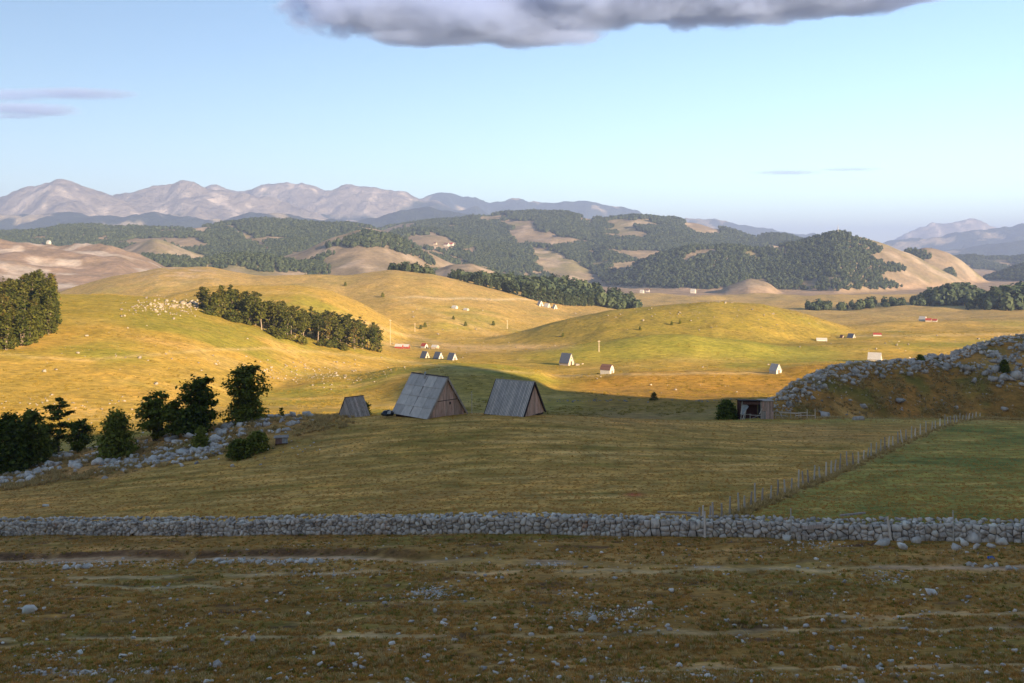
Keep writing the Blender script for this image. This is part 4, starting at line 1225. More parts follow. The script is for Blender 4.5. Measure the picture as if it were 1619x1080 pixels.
bank_tree(72, 722, 672, 44, 'low dark shrub at the foot of the slender open tree', 'shrub', 'shrub', seed=5, base=.0, nleaf=2200, leaf=.2, stems=3, shape='bush', clump=.6)
bank_tree(125, 707, 664, 52, 'small spiky dark tree right of the slender open tree', seed=6, base=.05, nleaf=2200, leaf=.2, stems=3, shape='round', clump=.6, lean=.05)
bank_tree(184, 722, 653, 66, 'conical dark tree standing alone before the rocks', seed=7, base=.0, nleaf=5200, leaf=.2, stems=2, shape='cone', clump=.8)
bank_tree(245, 697, 622, 66, 'dark full tree with see-through lower stems, left of the pair', seed=8, base=.18, nleaf=3600, leaf=.23, stems=4, shape='round', clump=.62)
bank_tree(275, 694, 634, 44, 'narrow dark tree filling the gap in the row', seed=9, base=.2, nleaf=2200, leaf=.22, stems=3, shape='round', clump=.6)
bank_tree(316, 682, 598, 72, 'tall dark tree with pale stems at its right side', seed=10, base=.25, nleaf=4400, leaf=.23, stems=4, shape='round', clump=.6, trunk_r=.14)
bank_tree(303, 684, 650, 62, 'dark undergrowth shrub below the tall tree with pale stems', 'shrub', 'shrub', seed=11, base=.0, nleaf=2400, leaf=.2, stems=3, shape='bush', clump=.6)
bank_tree(387, 662, 580, 68, 'tallest dark tree on the bank with flat layered crown', seed=12, base=.36, nleaf=4200, leaf=.23, stems=4, shape='round', spread=.28, clump=.6, trunk_r=.14)
bank_tree(389, 664, 629, 62, 'round dark shrub under the tallest tree on the bank', 'shrub', 'shrub', seed=13, base=.0, nleaf=3000, leaf=.2, stems=3, shape='bush', clump=.6)
bank_tree(317, 707, 677, 30, 'small upright shrub among the boulders', 'shrub', 'shrub', seed=14, base=.0, nleaf=1500, leaf=.17, stems=2, shape='cone', clump=.7)
bank_tree(378, 725, 696, 40, 'low dark shrub with drooping left side at the meadow edge', 'shrub', 'shrub', seed=15, base=.0, nleaf=2400, leaf=.17, stems=3, shape='bush', clump=.6)
bank_tree(407, 714, 684, 38, 'low dark shrub next to the small wooden box', 'shrub', 'shrub', seed=16, base=.0, nleaf=2400, leaf=.17, stems=3, shape='bush', clump=.6)
bank_tree(445, 657, 644, 10, 'tiny sapling on top of the rocky bank', 'sapling', 'shrub', seed=17, base=.1, nleaf=160, leaf=.14, stems=1, shape='round', clump=.6, trunk_r=.03)
bank_tree(578, 650, 636, 18, 'small dark shrub at the corner of the small plank hut', 'shrub', 'shrub', seed=18, base=.0, nleaf=400, leaf=.15, stems=2, shape='bush', clump=.6)
def lone_shrub(px, foot, top, wpx, label, tmin=120, **kw):
    p = P_(px, foot, tmin); k = p.y / F
    return make_tree('shrub', p, label, 'single shrubs on the right', cat='shrub', H=(HY + (EYE - p.z) / p.y * F - top) * k, rad=wpx * k / 2, **kw)
lone_shrub(1149, 664, 634, 33, 'dark round shrub beside the ramshackle shed', seed=21, base=.0, nleaf=2600, leaf=.22, stems=4, shape='bush', clump=.6)
lone_shrub(1455, 571, 561, 12, 'small dark shrub on the crest of the right hill', seed=22, base=.0, nleaf=300, leaf=.2, stems=2, shape='bush', clump=.7)
lone_shrub(1588, 589, 569, 17, 'round dark shrub among the outcrop rocks', seed=23, base=.0, nleaf=700, leaf=.2, stems=2, shape='bush', clump=.7)
lone_shrub(1034, 633, 621, 12, 'pale green shrub on the sunlit edge of the hollow', 180, leafmat='leaf_wood', seed=24, base=.0, nleaf=260, leaf=.25, stems=2, shape='bush', clump=.7)

# ---- woods whose trees can be told apart: prototypes, then copies
def proto(seed, leafmat, **kw):
    mb, V, Fq = tree_geo(seed, **kw)
    t = mb.mesh('trunk'); t.materials.append(M['palebark']); c = mesh_np('crown', V, Fq); c.materials.append(M[leafmat])
    return t, c
PR_W = [proto(31 + i, 'leaf_wood', H=13, rad=2.7 + .3 * (i % 3), base=(.42, .30, .5, .2, .1, .36)[i], nleaf=700, leaf=.52, stems=(1, 2, 1, 2, 3, 1)[i], shape='round', clump=.55, trunk_r=.2, limbs=12) for i in range(6)]
PR_E = [proto(51 + i, 'leaf_wood', H=12, rad=3.0, base=.03, nleaf=900, leaf=.52, stems=3, shape='cone' if i else 'bush', clump=.6, trunk_r=.2, limbs=12) for i in range(3)]
PR_D = [proto(61 + i, 'leaf_far', H=13, rad=3.4, base=.08, nleaf=520, leaf=.75, stems=2, shape='round', clump=.55, trunk_r=.2, limbs=12) for i in range(4)]
def put_tree(protos, p, sc, label, group, name='beech_tree'):
    t, c = protos[int(RNG.integers(0, len(protos)))]
    root = empty(name, p, RNG.uniform(0, 6.28)); root.scale = (sc * RNG.uniform(.85, 1.15), sc * RNG.uniform(.85, 1.15), sc)
    tag(root, label, 'tree', group)
    add('trunk', t, None, root); add('crown', c, None, root)
    return root
def poisson(cands, dmin, nmax):
    out = []
    for p in cands:
        if all((p[0] - q[0]) ** 2 + (p[1] - q[1]) ** 2 > dmin * dmin for q in out):
            out.append(p)
            if len(out) >= nmax: break
    return out
# stand on the crest of the left hill
xs = RNG.uniform(318, 600, 900)
lo = np.interp(xs, [310, 330, 385, 415, 470, 540, 600], [487, 496, 509, 523, 540, 551, 556])
pf = hits(xs, lo, 200)
pp = []
for q in pf:
    t = q[1] + RNG.uniform(0, 1) ** 1.1 * np.interp(q[0] / q[1], [float(U(320)), float(U(420)), float(U(600))], [22, 46, 34])
    u = q[0] / q[1]; pp.append((u * t, t))
pp = poisson(pp, 3.6, 125); zz = HGT(np.array([q[0] for q in pp]), np.array([q[1] for q in pp]))
for (x, y), z in zip(pp, zz):
    px = CX + x / y * F
    put_tree(PR_W if px > 400 else PR_W[3:] + PR_E, (x, y, z - .2), RNG.uniform(.72, 1.08) * (.75 if px < 345 else 1), 'beech tree in the sunlit stand on the crest of the left hill', 'trees of the sunlit stand')
PR_S = [proto(91 + i, 'leaf_wood', H=3.2, rad=2.0, base=.0, nleaf=260, leaf=.42, stems=3, shape='bush', clump=.6, trunk_r=.06, limbs=8) for i in range(2)]
xs = np.concatenate([RNG.uniform(325, 450, 15), RNG.uniform(450, 600, 12)])
lo = np.interp(xs, [310, 330, 385, 415, 470, 540, 600], [490, 499, 512, 527, 543, 553, 558]) - RNG.uniform(-1, 3, len(xs))
for q in hits(xs, lo, 200):
    o = put_tree(PR_S, (q[0], q[1], q[2] - .2), RNG.uniform(.8, 1.5), 'low shrub along the lower edge of the sunlit stand', 'shrubs below the sunlit stand', 'shrub'); o['category'] = 'shrub'
# wood at the left edge
xs = RNG.uniform(-25, 84, 1500); ys = RNG.uniform(478, 556, 1500)
k = ys < np.interp(xs, [-25, 0, 40, 84], [566, 556, 546, 531])
pp = hits(xs[k], ys[k], 180)
pp = poisson([tuple(q) for q in pp], 4.2, 105)
for q in pp:
    put_tree(PR_E + PR_W[4:5], (q[0], q[1], q[2] - .2), RNG.uniform(.85, 1.15), 'tree in the dense wood at the left edge of the picture', 'trees of the wood at the left edge')
# front row of the dark belt across the middle distance
xs = np.linspace(700, 1004, 70) + RNG.normal(0, 3, 70)
fr = np.interp(xs, [700, 740, 800, 850, 900, 960, 1005], [436, 447, 462, 476, 484, 484, 481])
pp = hits(xs, fr, 700)
for q in pp:
    put_tree(PR_D, (q[0], q[1], q[2] - .3), RNG.uniform(.75, 1.1) * np.interp(q[0] / q[1], [float(U(700)), float(U(760)), float(U(850))], [.6, .8, 1.15]), 'dark tree in the front row of the belt of woodland in the middle distance', 'front trees of the dark belt')

# ---- far woodland that reads as one mass
def forest_object(name, P, scales, protos, label):
    me = bpy.data.meshes.new(name)
    me.vertices.add(len(P)); me.vertices.foreach_set('co', np.asarray(P, np.float32).ravel())
    a = me.attributes.new('size', 'FLOAT', 'POINT'); a.data.foreach_set('value', np.asarray(scales, np.float32))
    o = add(name, me); tag(o, label, 'woodland', None, 'stuff')
    coll = bpy.data.collections.new(name + '_kinds')
    for t in protos: coll.objects.link(bpy.data.objects.new('far_tree', t))
    g = bpy.data.node_groups.new(name, 'GeometryNodeTree')
    g.interface.new_socket('Geometry', in_out='INPUT', socket_type='NodeSocketGeometry'); g.interface.new_socket('Geometry', in_out='OUTPUT', socket_type='NodeSocketGeometry')
    gi = g.nodes.new('NodeGroupInput'); go = g.nodes.new('NodeGroupOutput')
    m2p = g.nodes.new('GeometryNodeMeshToPoints')
    ip = g.nodes.new('GeometryNodeInstanceOnPoints'); ci = g.nodes.new('GeometryNodeCollectionInfo'); ci.inputs[0].default_value = coll
    ci.inputs['Separate Children'].default_value = True; ci.inputs['Reset Children'].default_value = True
    ip.inputs['Pick Instance'].default_value = True
    na = g.nodes.new('GeometryNodeInputNamedAttribute'); na.data_type = 'FLOAT'; na.inputs['Name'].default_value = 'size'
    rv = g.nodes.new('FunctionNodeRandomValue'); rv.data_type = 'FLOAT_VECTOR'; rv.inputs[0].default_value = (0, 0, 0); rv.inputs[1].default_value = (0.1, 0.1, 6.28)
    L = g.links.new
    L(gi.outputs[0], m2p.inputs[0]); L(m2p.outputs[0], ip.inputs['Points']); L(ci.outputs[0], ip.inputs['Instance'])
    L(na.outputs[0], ip.inputs['Scale']); L(rv.outputs[0], ip.inputs['Rotation']); L(ip.outputs[0], go.inputs[0])
    md = o.modifiers.new('trees', 'NODES'); md.node_group = g
    return o
def far_proto(seed, H, rad, n, leaf, mat):
    rng = np.random.default_rng(seed)
    d = rng.normal(size=(n, 3)); d /= np.linalg.norm(d, axis=1)[:, None]
    r = rng.uniform(.55, 1, (n, 1)) * (1 + .25 * np.sin(d[:, :1] * 4 + seed) + .2 * np.cos(d[:, 1:2] * 5 + seed))
    C = d * r * np.array([rad, rad, H * .48]) + np.array([0, 0, H * .5])
    V, Fq = leaf_quads(C, d + rng.normal(0, .35, (n, 3)), np.full(n, leaf) * rng.uniform(.7, 1.3, n), rng, .8)
    me = mesh_np('far_crown', V, Fq); me.materials.append(M[mat]); return me
FP = [far_proto(71 + i, 12 + i, 4.4 + .4 * (i % 2), 150, 1.7, 'leaf_far') for i in range(4)]
# woodland behind the front row, and the woods at the right
def belt(n, x0, x1, dfun, sc, seed):
    r = np.random.default_rng(seed)
    px = r.uniform(x0, x1, n); d = dfun(px, r); u = U(px)
    z = HGT(u * d, d)
    return np.stack([u * d, d, z - .5], 1), sc(px) * r.uniform(.75, 1.15, n)
P1, s1 = belt(420, 712, 1008, lambda px, r: np.interp(px, [700, 800, 1000], [1020, 1010, 1000]) + r.uniform(5, 150, len(px)), lambda px: np.interp(px, [700, 760, 850, 950, 1008], [.6, .85, 1.1, 1.1, .8]), 81)
P2, s2 = belt(40, 615, 685, lambda px, r: 1040 + r.uniform(0, 50, len(px)), lambda px: px * 0 + .8, 82)
forest_object('woodland', np.concatenate([P1, P2]), np.concatenate([s1, s2]), FP, 'belt of dark woodland running down behind the golden hill')
P1, s1 = belt(150, 1442, 1562, lambda px, r: 1300 + r.uniform(0, 130, len(px)), lambda px: np.interp(px, [1442, 1480, 1530, 1562], [.7, 1.6, 1.8, 1.3]), 83)
forest_object('woodland', P1, s1, FP, 'hazy blue-green wood behind the right pastures')
P1, s1 = belt(150, 1530, 1720, lambda px, r: 1130 + r.uniform(0, 110, len(px)), lambda px: np.interp(px, [1530, 1570, 1619, 1720], [.8, 1.5, 2.1, 2.2]), 84)
forest_object('woodland', P1, s1, FP, 'dark wood at the right edge of the picture')
px_ = np.concatenate([np.random.default_rng(85).uniform(1275, 1312, 26), np.random.default_rng(86).uniform(1345, 1432, 40), np.random.default_rng(87).uniform(1324, 1340, 6)])
d_ = 1250 + np.random.default_rng(88).uniform(0, 60, len(px_)); u_ = U(px_)
forest_object('woodland', np.stack([u_ * d_, d_, HGT(u_ * d_, d_) - .5], 1), np.random.default_rng(89).uniform(.5, .95, len(px_)), FP, 'low row of dark trees beyond the right pastures')

BARE = [[(840, 388), (873, 395), (907, 411), (940, 431), (960, 452), (1010, 455), (1000, 466), (930, 458), (880, 443), (848, 420)], [(787, 348), (847, 350), (847, 366), (820, 364), (787, 354)], [(813, 374), (850, 372), (850, 384), (813, 383)],
        [(630, 376), (690, 370), (725, 385), (715, 398), (660, 392)], [(727, 393), (752, 392), (750, 402), (727, 400)], [(985, 368), (1025, 371), (1020, 379), (987, 377)], [(917, 338), (945, 341), (938, 353), (915, 350)],
        [(150, 374), (173, 374), (173, 384), (150, 383)], [(310, 363), (327, 363), (325, 373), (310, 372)], [(350, 356), (372, 358), (425, 388), (420, 396), (390, 380)], [(1080, 405), (1105, 400), (1100, 413), (1082, 414)], [(1100, 396), (1135, 394), (1132, 402), (1100, 405)],
        [(1200, 392), (1245, 390), (1240, 397), (1202, 396)], [(1265, 447), (1290, 443), (1295, 458), (1268, 457)], [(1082, 346), (1130, 350), (1145, 372), (1100, 372), (1080, 360)]]
F8 = [(930, 455), (955, 440), (1000, 425), (1030, 405), (1080, 390), (1140, 381), (1260, 380), (1323, 366), (1362, 381), (1395, 396), (1374, 409), (1440, 427), (1388, 437), (1407, 452), (1440, 457), (1414, 474), (1327, 479), (1293, 471), (1267, 471), (1222, 463), (1216, 447), (1190, 441), (1140, 461), (1080, 462)]
def hill_forest():
    r = np.random.default_rng(91); n = 330000
    u = r.uniform(U(-60), U(1680), n); t = np.sqrt(r.uniform(1500 ** 2, 5600 ** 2, n))
    x, y = u * t, t
    z = HS.z(x, y); px = CX + u * F; py = HY + (EYE - z) / t * F
    # skip what lies hidden behind a crest
    cm = np.minimum.accumulate(HS.PY, 0)
    ci = np.clip(np.round(np.interp(u, HS.u, np.arange(len(HS.u)))).astype(int), 0, len(HS.u) - 1); ri = np.clip(np.round(np.interp(np.log(t), np.log(HS.t), np.arange(len(HS.t)))).astype(int), 0, len(HS.t) - 1)
    vis = py < cm[ri, ci] + 5
    own = HS.own[ri, ci]
    px = px + 7 * fbm(x / 45, y / 45, 94, 3); py = py + 2.5 * fbm(x / 45, y / 45, 95, 3)
    nz = fbm(x / 260, y / 260, 92, 4); nz2 = fbm(x / 90, y / 90, 93, 3)
    keep = np.zeros(n, bool)
    keep |= np.isin(own, [3]) & (nz > -.22)
    keep |= np.isin(own, [7, 13, 15]) & (nz + .3 * nz2 > -.33)
    keep |= np.isin(own, [14, 5]) & (nz > .02)
    keep |= np.isin(own, [4, 2]) & (nz > .42)
    keep |= np.isin(own, [11]) & (nz > -.6)
    keep |= np.isin(own, [12]) & (nz > .05)
    keep |= np.isin(own, [1]) & (nz > .62)
    keep |= (own == 8) & inpoly(px, py, F8) & (nz2 > -.8)
    keep &= ~((own == 8) & ~inpoly(px, py, F8)) | (nz > .75)
    keep |= (own == 9) & inpoly(px, py, [(1405, 384), (1450, 400), (1468, 398), (1470, 415), (1450, 415)])
    keep |= (own == 9) & inpoly(px, py, [(1492, 428), (1512, 430), (1514, 440), (1495, 438)])
    for b in BARE: keep &= ~inpoly(px, py, b)
    keep &= (own != 10) & (own != 6) & (z > -58) & vis
    # thin the far ones no more than the near ones
    P = np.stack([x, y, z - .5], 1)[keep]
    s = (r.uniform(.75, 1.2, keep.sum()) * np.interp(P[:, 1], [1500, 2500, 4000], [.6, .75, .95]))
    return P, s
P, s_ = hill_forest(); print('far trees', len(P))
forest_object('hill_forest', P, s_, FP, 'dark forest covering the hills in the distance')
# ------------------------------------------------------------------ barns, huts, shed, fences
def planks_tri(parent, name, mat, W, H0, H1, n, x, t_=.05, lean=0.0, rng=None, skip=(), flip=1):
    """upright boards filling a gable in the plane x = const; eave height H0, apex H1"""
    b = W / n
    xb = x - flip * .05
    mb = MB(); e = .04
    mb.poly([(xb, -W / 2 + e, .1), (xb, W / 2 - e, .1), (xb, W / 2 - e, max(.12, H0 - e)), (xb, 0, H1 - 2 * e), (xb, -W / 2 + e, max(.12, H0 - e)), (xb - flip * .02, -W / 2 + e, .1), (xb - flip * .02, W / 2 - e, .1), (xb - flip * .02, W / 2 - e, max(.12, H0 - e)), (xb - flip * .02, 0, H1 - 2 * e), (xb - flip * .02, -W / 2 + e, max(.12, H0 - e))],
            [(0, 1, 2, 3, 4), (9, 8, 7, 6, 5), (0, 5, 6, 1), (1, 6, 7, 2), (2, 7, 8, 3), (3, 8, 9, 4), (4, 9, 5, 0)])
    parent = mb.build('gable', M['darkwood'], parent)
    for i in range(n):
        y0 = -W / 2 + i * b + .012; y1 = y0 + b - .024
        def hh(y): return H0 + (H1 - H0) * (1 - abs(y) / (W / 2))
        a0, a1 = hh(y0) - .03, hh(y1) - .03
        mid = hh(0) - .03 if y0 < 0 < y1 else None
        j = rng.uniform(-.015, .03)
        cut = rng.uniform(0, .08)
        mb = MB()
        pr = [(y0, cut), (y1, cut), (y1, max(a1, cut + .03))] + ([(0, mid)] if mid else []) + [(y0, max(a0, cut + .03))]
        k = len(pr); x0, x1 = x + flip * j, x + flip * (j + t_)
        mb.poly([(x0, a, c) for a, c in pr] + [(x1, a, c) for a, c in pr],
                [tuple(range(k)), tuple(range(2 * k - 1, k - 1, -1))] + [(q, q + k, (q + 1) % k + k, (q + 1) % k) for q in range(k)])
        if i in skip: continue
        mb.build(name, M[mat], parent)

def roof_side(L, W, H0, H1, s, over, lip):
    """corner function on one roof slope: a along the ridge 0..1, b from ridge 0 to eave 1, offset n outwards"""
    run = W / 2 + lip
    slope = (H1 - H0) / (W / 2)
    nrm = Vector((0, s * (H1 - H0), W / 2)).normalized()
    def q(a, b, n=0.0):
        x = -L / 2 - over + a * (L + 2 * over); y = s * b * run; z = H1 - b * run * slope
        return Vector((x, y, z)) + nrm * n
    return q
def slab(q, a0, a1, b0, b1, n0, n1):
    P = [q(a0, b0, n0), q(a1, b0, n0), q(a1, b1, n0), q(a0, b1, n0), q(a0, b0, n1), q(a1, b0, n1), q(a1, b1, n1), q(a0, b1, n1)]
    return P, [(0, 3, 2, 1), (4, 5, 6, 7), (0, 1, 5, 4), (1, 2, 6, 5), (2, 3, 7, 6), (3, 0, 4, 7)]

def big_barn():
    rng = np.random.default_rng(3)
    L, W, H0, H1 = 6.3, 6.0, .62, 4.95
    p = at(680, 121); 
    root = empty('barn', p + Vector((-.35, 3.6, -.25)), R(-44))
    tag(root, 'steep weathered barn with grey sheet-metal roof and reddish plank gable', 'barn')
    # walls under the eaves, and the plank gables
    for s in (-1, 1):
        mb = MB()
        for k in range(4): mb.box((0, s * (W / 2 - .16), -.1 + k * .22), (L - .1, .14, .21))
        mb.build('log_wall', M['darkwood'], root)
    planks_tri(root, 'gable_plank', 'plank', W - .1, H0, H1 - .1, 17, L / 2 - .05, .05, rng=rng)
    planks_tri(root, 'gable_plank', 'plank', W - .1, H0, H1 - .1, 17, -L / 2 + .05, .05, rng=rng, flip=-1)
    mb = MB(); mb.box((0, 0, .3), (L - .4, W - .5, .55)); mb.build('floor', M['darkwood'], root)
    mb = MB(); mb.box((L / 2 + .03, 0, 2.18), (.035, W * .56, .07)); mb.build('batten', M['darkwood'], root)
    mb = MB(); mb.box((L / 2 + .045, .55, 1.78), (.05, .20, .30)); mb.build('hatch', M['black'], root)
    # sheet-metal roof: panels lapping down the slope
    for s in (-1, 1):
        q = roof_side(L, W, H0, H1, s, .22, .30)
        P, fc = slab(q, .004, .996, .0, .992, .02, .06); mb = MB(); mb.poly(P, fc); deck = mb.build('roof', M['darkwood'], root)
        rows = [0.0, .28, .52, .76, 1.0]
        for r_ in range(4):
            cols = [0, .235, .49, .745, 1.0] if r_ % 2 == 0 else [0, .25, .50, .75, 1.0]
            for c_ in range(4):
                j = rng.uniform(0, .012)
                mb = MB(); P, fc = slab(q, cols[c_] + .003, cols[c_ + 1] - .003, rows[r_] - (.012 if r_ else 0), rows[r_ + 1], .0, .0)
                # the lower edge rides over the sheet below
                P = [q(cols[c_] + .003, max(0, rows[r_] - .01), .064), q(cols[c_ + 1] - .003, max(0, rows[r_] - .01), .064), q(cols[c_ + 1] - .003, rows[r_ + 1], .092 + j), q(cols[c_] + .003, rows[r_ + 1], .092 + j),
                     q(cols[c_] + .003, max(0, rows[r_] - .01), .074), q(cols[c_ + 1] - .003, max(0, rows[r_] - .01), .074), q(cols[c_ + 1] - .003, rows[r_ + 1], .125 + j), q(cols[c_] + .003, rows[r_ + 1], .125 + j)]
                mb.poly(P, fc); mb.build('roof_sheet', M['roofsheet'], deck)
        # standing seam with rust, and the verge boards
        P, fc = slab(q, .485, .497, .05, .985, .10, .118); mb = MB(); mb.poly(P, fc); mb.build('rusty_seam', M['rustseam'], deck)
        for a in (-.012, .992):
            P, fc = slab(q, a, a + .02, .0, 1.0, -.12, .10); mb = MB(); mb.poly(P, fc); mb.build('verge_board', M['greyplank'], deck)
    mb = MB(); mb.bar((-L / 2 - .25, 0, H1 + .10), (L / 2 + .25, 0, H1 + .10), .30, .08); mb.build('ridge_cap', M['darkwood'], root)
    mb = MB(); mb.tube([(-.75, -.1, H1 + .0), (-.75, -.1, H1 + .28), (-.72, -.14, H1 + .42)], [.15, .13, .05], 7); mb.build('vent_pipe', M['white'], root)
    mb = MB(); q = roof_side(L, W, H0, H1, -1, .22, .30); P, fc = slab(q, .40, .452, .03, .10, .11, .125); mb.poly(P, fc); mb.build('rust_patch', M['rustseam'], root)
    return root
M['rustseam'] = mat_sheet('rusty_seam', (.26, .19, .15), (.36, .27, .21), None, .8)
big_barn()

def ribbed_barn():
    rng = np.random.default_rng(4)
    L, W, H0, H1 = 5.3, 5.3, .12, 4.0
    p = at(822, 121)
    root = empty('barn', p + Vector((-.55, 3.0, -.12)), R(-31))
    tag(root, 'steep barn with ribbed grey roof down to the turf, right of the sheet-roofed one', 'barn')
    planks_tri(root, 'gable_plank', 'plank', W - .1, H0, H1 - .1, 14, L / 2 - .05, .05, rng=rng)
    planks_tri(root, 'gable_plank', 'plank', W - .1, H0, H1 - .1, 14, -L / 2 + .05, .05, rng=rng, flip=-1)
    mb = MB(); mb.box((0, 0, -.02), (L - .2, W - .1, .35)); mb.build('sill_beams', M['darkwood'], root)
    for s in (-1, 1):
        q = roof_side(L, W, H0, H1, s, .15, .06)
        P, fc = slab(q, .004, .996, .0, .985, .0, .05); mb = MB(); mb.poly(P, fc); deck = mb.build('roof', M['darkwood'], root)
        n = 27
        for i in range(n):
            a0 = i / n; mb = MB()
            P, fc = slab(q, a0, a0 + .62 / n, .0 + rng.uniform(0, .006), 1.0 + rng.uniform(-.006, .004), .05, .105); mb.poly(P, fc)
            mb.build('roof_rib', M['ribsheet'], deck)
        for a in (-.014, .994):
            P, fc = slab(q, a, a + .02, .0, 1.0, -.10, .11); mb = MB(); mb.poly(P, fc); mb.build('verge_board', M['darkwood'], deck)
    mb = MB(); mb.bar((-L / 2 - .18, 0, H1 + .09), (L / 2 + .18, 0, H1 + .09), .24, .07); mb.build('ridge_cap', M['greyplank'], root)
    return root
ribbed_barn()

def plank_hut():
    rng = np.random.default_rng(6)
    L, W, H0, H1 = 2.7, 3.0, .05, 2.45
    p = hit(558, 655) ; p = at(558, 127)
    root = empty('hut', p + Vector((-.05, 1.2, -.05)), R(42))
    tag(root, 'small tent-shaped hut of dark grey planks left of the barns', 'hut')
    planks_tri(root, 'gable_plank', 'greyplank', W - .1, H0, H1 - .1, 9, -L / 2 + .05, .05, rng=rng, flip=-1)
    planks_tri(root, 'gable_plank', 'greyplank', W - .1, H0, H1 - .1, 9, L / 2 - .05, .05, rng=rng)
    for s in (-1, 1):
        q = roof_side(L, W, H0, H1, s, .06, .10)
        P, fc = slab(q, .01, .99, .0, .97, -.02, .03); mb = MB(); mb.poly(P, fc); deck = mb.build('roof', M['darkwood'], root)
        n = 9
        for i in range(n):
            mb = MB(); j = rng.uniform(0, .03)
            P, fc = slab(q, i / n + .004, (i + 1) / n - .004, 0, 1.0 + rng.uniform(-.03, .02), .032 + j, .062 + j); mb.poly(P, fc); mb.build('roof_plank', M['greyplank'], deck)
    mb = MB(); mb.bar((-L / 2 - .1, 0, H1 + .06), (L / 2 + .1, 0, H1 + .06), .22, .06); mb.build('ridge_board', M['darkwood'], root)
    return root
plank_hut()

# black film-wrapped heap beside the big barn
def heap():
    p = at(613, 124)
    me = bpy.data.meshes.new('heap'); bm = bmesh.new()
    bmesh.ops.create_icosphere(bm, subdivisions=3, radius=1)
    for v in bm.verts:
        c = v.co; k = 1 + .10 * math.sin(c.x * 5 + 1) * math.cos(c.y * 6) + .05 * math.sin(c.z * 11)
        v.co = Vector((c.x * .80 * k, c.y * .7 * k, max(-.25, c.z) * .60 * k + .45))
        if c.z > .45: v.co.z = v.co.z * .92
    bm.to_mesh(me); bm.free()
    root = empty('hay_heap', p + Vector((0, 0, -.05))); tag(root, 'low heap wrapped in black film with a white patch, beside the big barn', 'heap')
    me.polygons.foreach_set('use_smooth', [True] * len(me.polygons)); add('black_wrap', me, M['black'], root)
    mb = MB(); mb.poly([(.02, -.72, .62), (.42, -.66, .60), (.46, -.58, .82), (.30, -.52, .93), (.10, -.60, .86), (.02, -.74, .60), (.42, -.68, .58), (.48, -.60, .83), (.30, -.54, .96), (.08, -.62, .88)],
                       [(0, 1, 2, 3, 4), (9, 8, 7, 6, 5), (0, 5, 6, 1), (1, 6, 7, 2), (2, 7, 8, 3), (3, 8, 9, 4), (4, 9, 5, 0)])
    mb.build('white_patch', M['white'], root)
heap()

# small box (beehive) at the foot of the bank
def hive():
    p = hit_near(445, 702, 96, 140)
    k = p.y / F
    root = empty('wooden_box', p, R(12)); tag(root, 'small wooden box with grey lid standing at the foot of the rocky bank', 'box')
    mb = MB(); mb.box((-.3, 0, .38), (.72, .7, .60)); mb.build('body', M['tanred'], root)
    mb = MB(); mb.box((.38, .01, .40), (.60, .66, .56)); mb.build('side_panel', M['greyroof'], root)
    mb = MB()
    mb.poly([(-.78, -.45, .70), (.80, -.45, .74), (.80, .45, .84), (-.78, .45, .80), (-.78, -.45, .78), (.80, -.45, .82), (.80, .45, .94), (-.78, .45, .90)], [(0, 3, 2, 1), (4, 5, 6, 7), (0, 1, 5, 4), (1, 2, 6, 5), (2, 3, 7, 6), (3, 0, 4, 7)])
    mb.build('lid', M['greyplank'], root)
    for x in (-.6, .6):
        for y in (-.28, .28):
            mb = MB(); mb.box((x, y, .02), (.1, .1, .2)); mb.build('foot', M['darkwood'], root)
M['tanred'] = mat_plain('faded_red_boards', (.30, .17, .13))
hive()

